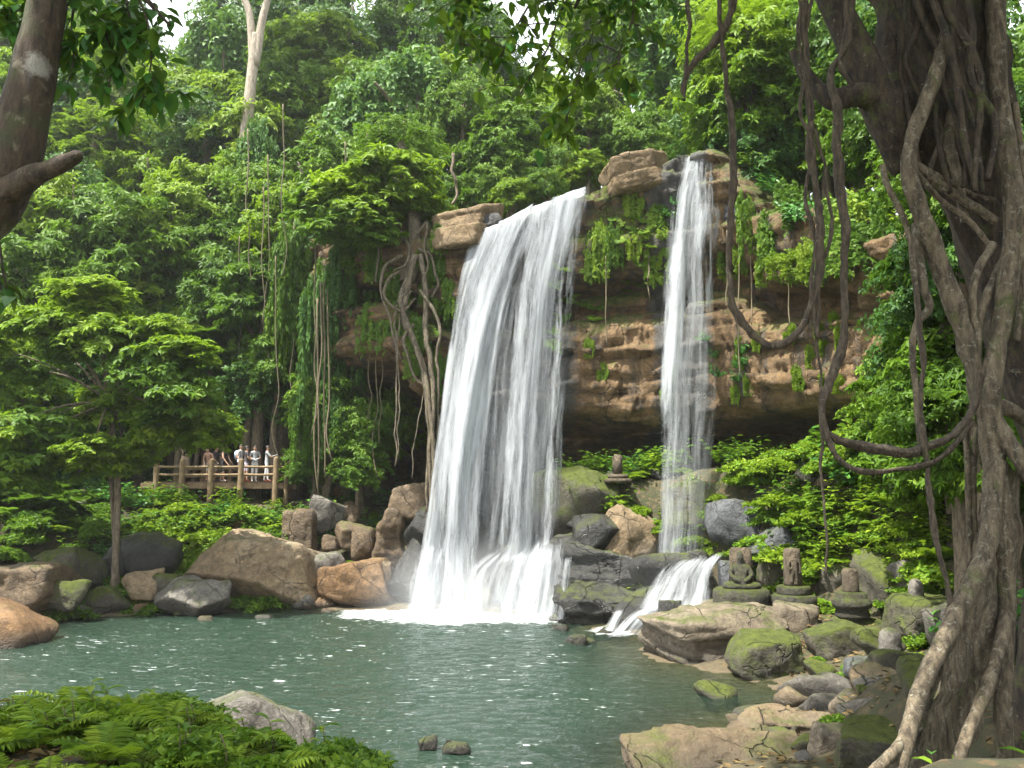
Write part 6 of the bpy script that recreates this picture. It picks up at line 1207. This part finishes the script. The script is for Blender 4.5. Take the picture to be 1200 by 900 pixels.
liana([(962, 486), (978, 534), (1010, 553), (1062, 548), (1105, 530), (1140, 496)], [0.03, 0.032, 0.034, 0.035, 0.035], 'thinner liana loop sagging below the stout one', seed=5)
liana([(930, -60), (940, 60), (950, 130), (945, 180), (958, 260), (950, 330), (958, 400), (964, 480), (966, 560), (968, 672)], [0.022, 0.022, 0.025, 0.022, 0.018, 0.016], 'slim twisting liana reaching straight down to the ochre rock', seed=6, n=110)
liana([(952, -60), (946, 40), (940, 120), (950, 170), (948, 240), (962, 320), (955, 400)], [0.03, 0.03, 0.03, 0.026, 0.022], 'liana twisted round the slim straight one', seed=7)
liana([(1075, 330), (1080, 420), (1082, 500), (1090, 580), (1104, 660), (1122, 742)], [0.03, 0.034, 0.036, 0.036, 0.034, 0.03], 'dark upright stem slanting down to the shore boulders', seed=8)
liana([(957, 150), (968, 200), (974, 260), (962, 330), (945, 385)], [0.02, 0.022, 0.022, 0.018], 'short liana curling between the loops', seed=9)
liana([(1000, 100), (985, 70), (992, 10), (1010, -60)], [0.03, 0.035, 0.03], 'crooked liana piece above the fig limb', seed=10)

# ------------------------------------------------------------------ tree in front on the left
DL = 6.6
lb_ = P(-110, 420, DL); lz = float(ground(lb_[0], lb_[1])); ft = thing('leaning_tree', 'dark leaning tree with a white lichen patch and broken branch stub', 'tree', (lb_[0], lb_[1], lz)); A = np.array(ft.location)
pc = P(47, 72, DL-0.2)-A
b = NB('bark_patch'); pos = b.n('ShaderNodeTexCoord').outputs['Object']
a_ = b.noise(b.mapping(pos, (1, 1, 0.3)), 14, 6, 0.7, 0.3); col = b.mix(b.maprange(a_, 0.35, 0.68), (0.02, 0.014, 0.009), (0.085, 0.06, 0.036))
col = b.mix(b.maprange(b.noise(pos, 3, 5, 0.6), 0.5, 0.65, 0, 0.8), col, (0.05, 0.06, 0.018)); col = b.mix(b.maprange(b.noise(pos, 6, 4, 0.6, 0.8), 0.6, 0.68, 0, 0.5), col, (0.2, 0.17, 0.12))
ds = b.n('ShaderNodeVectorMath', {0: b.mapping(b.n('ShaderNodeVectorMath', {0: pos, 1: tuple(pc)}, operation='SUBTRACT').outputs[0], (1, 1, 1.35))}, operation='LENGTH').outputs['Value']
col = b.mix(b.maprange(b.math('ADD', ds, b.math('MULTIPLY', b.math('SUBTRACT', b.noise(pos, 9, 5, 0.7), 0.5), 0.28)), 0.12, 0.20, 0.8, 0), col, (0.32, 0.31, 0.27))
M['bark_patch'] = b.done(b.n('ShaderNodeBsdfPrincipled', {'Base Color': col, 'Roughness': 0.85, 'Normal': b.bump(b.math('ADD', a_, b.math('MULTIPLY', b.noise(pos, 50, 4, 0.7), 0.3)), 0.9, 0.04)}).outputs[0])
def lpart(name, pl, rad, n=50, sides=14, seed=0, rough=0.16, mat='bark_brown'):
    V, F = tube([A if p is None else P(p[0], p[1], DL+(p[2] if len(p) > 2 else 0)) for p in pl], rad, n, sides, seed, rough, 0, 0.02); return part(name, V, F, M[mat], ft, smooth=True)
lpart('trunk', [None, (-60, 330), (-12, 240), (14, 190), (34, 120), (46, 60), (58, 0), (70, -80), (90, -220)], [0.26, 0.24, 0.24, 0.23, 0.19, 0.165, 0.155, 0.15, 0.13], 70, 18, 2, mat='bark_patch')
lpart('branch_stub', [(0, 230, -0.05), (35, 208, -0.15), (62, 196, -0.2), (86, 184, -0.25), (93, 181, -0.25)], [0.15, 0.1, 0.07, 0.055, 0.025], 26, 12, 4, 0.25)
lpart('limb', [(60, -20), (110, -30, 0.1), (160, -10, 0.2), (200, 30, 0.3)], [0.06, 0.045, 0.03, 0.012], 24, 8, 5)
lpart('limb', [(55, 0), (85, -30, 0.1), (120, 10, 0.2)], [0.05, 0.035, 0.012], 20, 8, 6)
g = random.Random(17)
for pl, n in (([(150, -20), (170, 20), (178, 70), (165, 125)], 62), ([(110, -30), (120, 20), (130, 70), (125, 110)], 58), ([(140, -20), (150, 20), (150, 60)], 46), ([(90, -20), (82, 30), (85, 70), (75, 105)], 40), ([(30, -20), (15, 10), (5, 35)], 28), ([(0, 290, 0.3), (5, 320, 0.2), (10, 350, 0.2)], 16)):
    spray(ft, [P(p[0], p[1], DL+0.2+(p[2] if len(p) > 2 else 0)) for p in pl], int(n*1.15), 0.2, g, (0, 1, 2), 0.014, 7, 0.36, wd=1.15)
spray_mass(ft, [[(60, -30, 6.9), (110, 0, 6.9), (150, 40, 6.9)], [(150, -30, 7.0), (170, 20, 7.0), (170, 80, 6.9)], [(90, -20, 6.8), (110, 40, 6.8), (120, 90, 6.8)], [(0, -30, 6.8), (15, 0, 6.8), (25, 30, 6.8)]], 330, 0.15, 7, 'leaf_gloss', 0.15)
for k, (dx, dy, dz, rr) in enumerate(((-3.2, 5.6, 12.0, 2.4), (-7.6, 4.6, 12.4, 2.6))): link('crown', CR['dark'][k % 2], ft, np.array((dx, dy, dz))-A, (0, 0, k), (rr, rr, rr*0.6))

# ------------------------------------------------------------------ ferns and plants at the camera's feet
def frond_mesh(seed, mat, m=24, arch=0.5):
    g = RG(seed); d = nrm(np.array([[1.0, 0, 0.75]])); n = nrm(np.array((0, 0, 1.0))-d*d[:, 2:3]); cc, dd, ll = frond_pts(np.zeros((1, 3)), d, n, np.array([1.0]), m, g, arch)
    V, F, k = leaves(cc, dd, nrm(np.tile((0, 0, 1.0), (len(cc), 1))+0.12*g.normal(size=cc.shape)), ll*0.8, ll*0.17)
    t = np.linspace(0, 1, 12)[:, None]; pts = d*t+np.array((0, 0, -1.0))*arch*t**2; V2, F2 = tube(pts, [0.008, 0.003], 12, 4)
    VV, FF = join([(V, F), (V2, F2)]); at = np.r_[np.full(len(V), g.uniform(0.25, 0.9)), np.full(len(V2), 0.5)]
    return mesh('frond', VV, FF, M[mat], False, {'rnd': at})
FR = [frond_mesh(s, 'leaf_fern', arch=a) for s, a in ((1, .45), (2, .6), (3, .75))]+[frond_mesh(4, 'leaf_lime', arch=0.6), frond_mesh(5, 'leaf_mid', arch=0.55), frond_mesh(6, 'leaf_olive', arch=0.7), frond_mesh(7, 'leaf_brown', arch=1.0)]
g = random.Random(23)
def fern(px, py, Y, s, nf, kinds, label='fern with arching yellow green fronds on the near bank', grp='ferns on the near bank'):
    q = P(px, py, Y); z = float(ground(q[0], q[1]))-0.02; t = thing('fern', label, 'fern', (q[0], q[1], z), grp)
    for k in range(nf):
        l = s*g.uniform(0.7, 1.15); link('frond', FR[g.choice(kinds)], t, (0, 0, 0), (g.uniform(-.15, .15), g.uniform(-0.35, 0.15), k*2.4+g.uniform(-.3, .3)), l)
for k in range(27):
    px = g.uniform(-30, 430); fern(px, 880, g.uniform(5.9, 8.6), g.uniform(0.4, 0.68), g.randrange(7, 11), (0, 1, 4, 3, 4, 4, 5, 6) if px < 250 else (0, 1, 5, 5, 4, 5, 6))
for k in range(7): fern(g.uniform(-30, 130), 880, g.uniform(5.5, 6.2), g.uniform(0.3, 0.45), 9, (0, 4, 5, 3))
fern(95, 880, 7.4, 0.95, 7, (0, 3), 'tall bright fern with one long frond arching over the pool', None)
def seedling(q, s, nl, g, mats, label, grp):
    t = thing('leafy_plant', label, 'plant', q, grp); A = np.array(q); h = s*g.uniform(0.8, 1.2); tip = A+np.array((g.uniform(-.15, .15)*s, g.uniform(-.15, .15)*s, h))
    V, F = tube([A, (A+tip)/2+np.array((0.03, 0, 0)), tip], [0.008, 0.004], 8, 5); part('stem', V, F, M['vine_stem'], t, smooth=True)
    for k in range(nl):
        f = 0.2+0.8*k/max(1, nl-1); c = (tip-A)*f; a = k*2.4; d = Vector((math.cos(a), math.sin(a), g.uniform(-0.1, 0.5))); l = min(0.24, s*g.uniform(0.4, 0.65)); link('leaf', LM[g.choice(mats)], t, c, d.to_track_quat('X', 'Z').to_euler(), (l, l*0.8, l))
for k in range(22):
    q = P(g.uniform(0, 420), 880, g.uniform(6.4, 8.4)); q[2] = float(ground(q[0], q[1])); seedling(q, g.uniform(0.2, 0.36), g.randrange(8, 13), g, (3, 4, 2), 'small upright plant with oval leaves among the near ferns', 'small plants among the near ferns')
for k in range(26):
    q = P(g.uniform(1085, 1210), 880, g.uniform(6.7, 8.3)); q[2] = float(ground(q[0], q[1])); seedling(q, g.uniform(0.5, 1.0), g.randrange(8, 13), g, (0, 1, 2, 3), 'small plant with pointed glossy leaves around the fig roots', 'small plants around the fig roots')
strew('cover_mid', 16, 401, (-60, 440, 860, 900), 2, 0.35, 0.55, Y=(6.0, 8.4)); strew('cover', 10, 402, (0, 430, 860, 900), 2, 0.3, 0.5, Y=(6.4, 8.6)); strew('cover_mid', 14, 403, (1060, 1260, 860, 900), 2, 0.3, 0.5, Y=(6.4, 9.5))

# fallen leaves on the banks
g = RG(61); n = 9000
lx = np.r_[g.uniform(1.5, 9.5, 5000), g.uniform(-20, -4, 2600), g.uniform(-6, 0, 1400)]; ly = np.r_[g.uniform(7, 28, 5000), g.uniform(31, 39, 2600), g.uniform(5, 10, 1400)]
lz = ground(lx, ly); ok = lz > 0.08; lx, ly, lz = lx[ok], ly[ok], lz[ok]; n = len(lx); a = g.uniform(0, 6.28, n)
V, F, k = leaves(np.stack([lx, ly, lz+0.025], -1), nrm(np.stack([np.cos(a), np.sin(a), g.uniform(-.2, .3, n)], -1)), nrm(np.array((0, 0, 1.0))+0.4*g.normal(size=(n, 3))), g.uniform(0.08, 0.2, n), g.uniform(0.05, 0.1, n))
M['litter'] = leaf_mat('litter', (0.05, 0.03, 0.015), (0.12, 0.075, 0.035), (0.2, 0.14, 0.06), 0.1, 0.8, tint=(0.3, 0.2, 0.08))
tag(link('leaf_litter', mesh('leaf_litter', V, F, M['litter'], False, {'rnd': np.repeat(g.uniform(0, 1, n), k)})), 'brown fallen leaves scattered over the banks', kind='stuff')

# humid air over the whole valley
b = NB('humid_air'); b.t.links.new(b.n('ShaderNodeVolumePrincipled', {'Color': (0.93, 0.97, 1.0, 1), 'Density': 0.0003, 'Anisotropy': 0.3}).outputs[0], b.o.inputs[1])
V, F = boxm(2000, 2000, 160, 0); V = V+np.array((0, 600, 77.0))
tag(link('haze', mesh('haze', V, F, b.m)), 'faint humid haze filling the valley', kind='stuff')
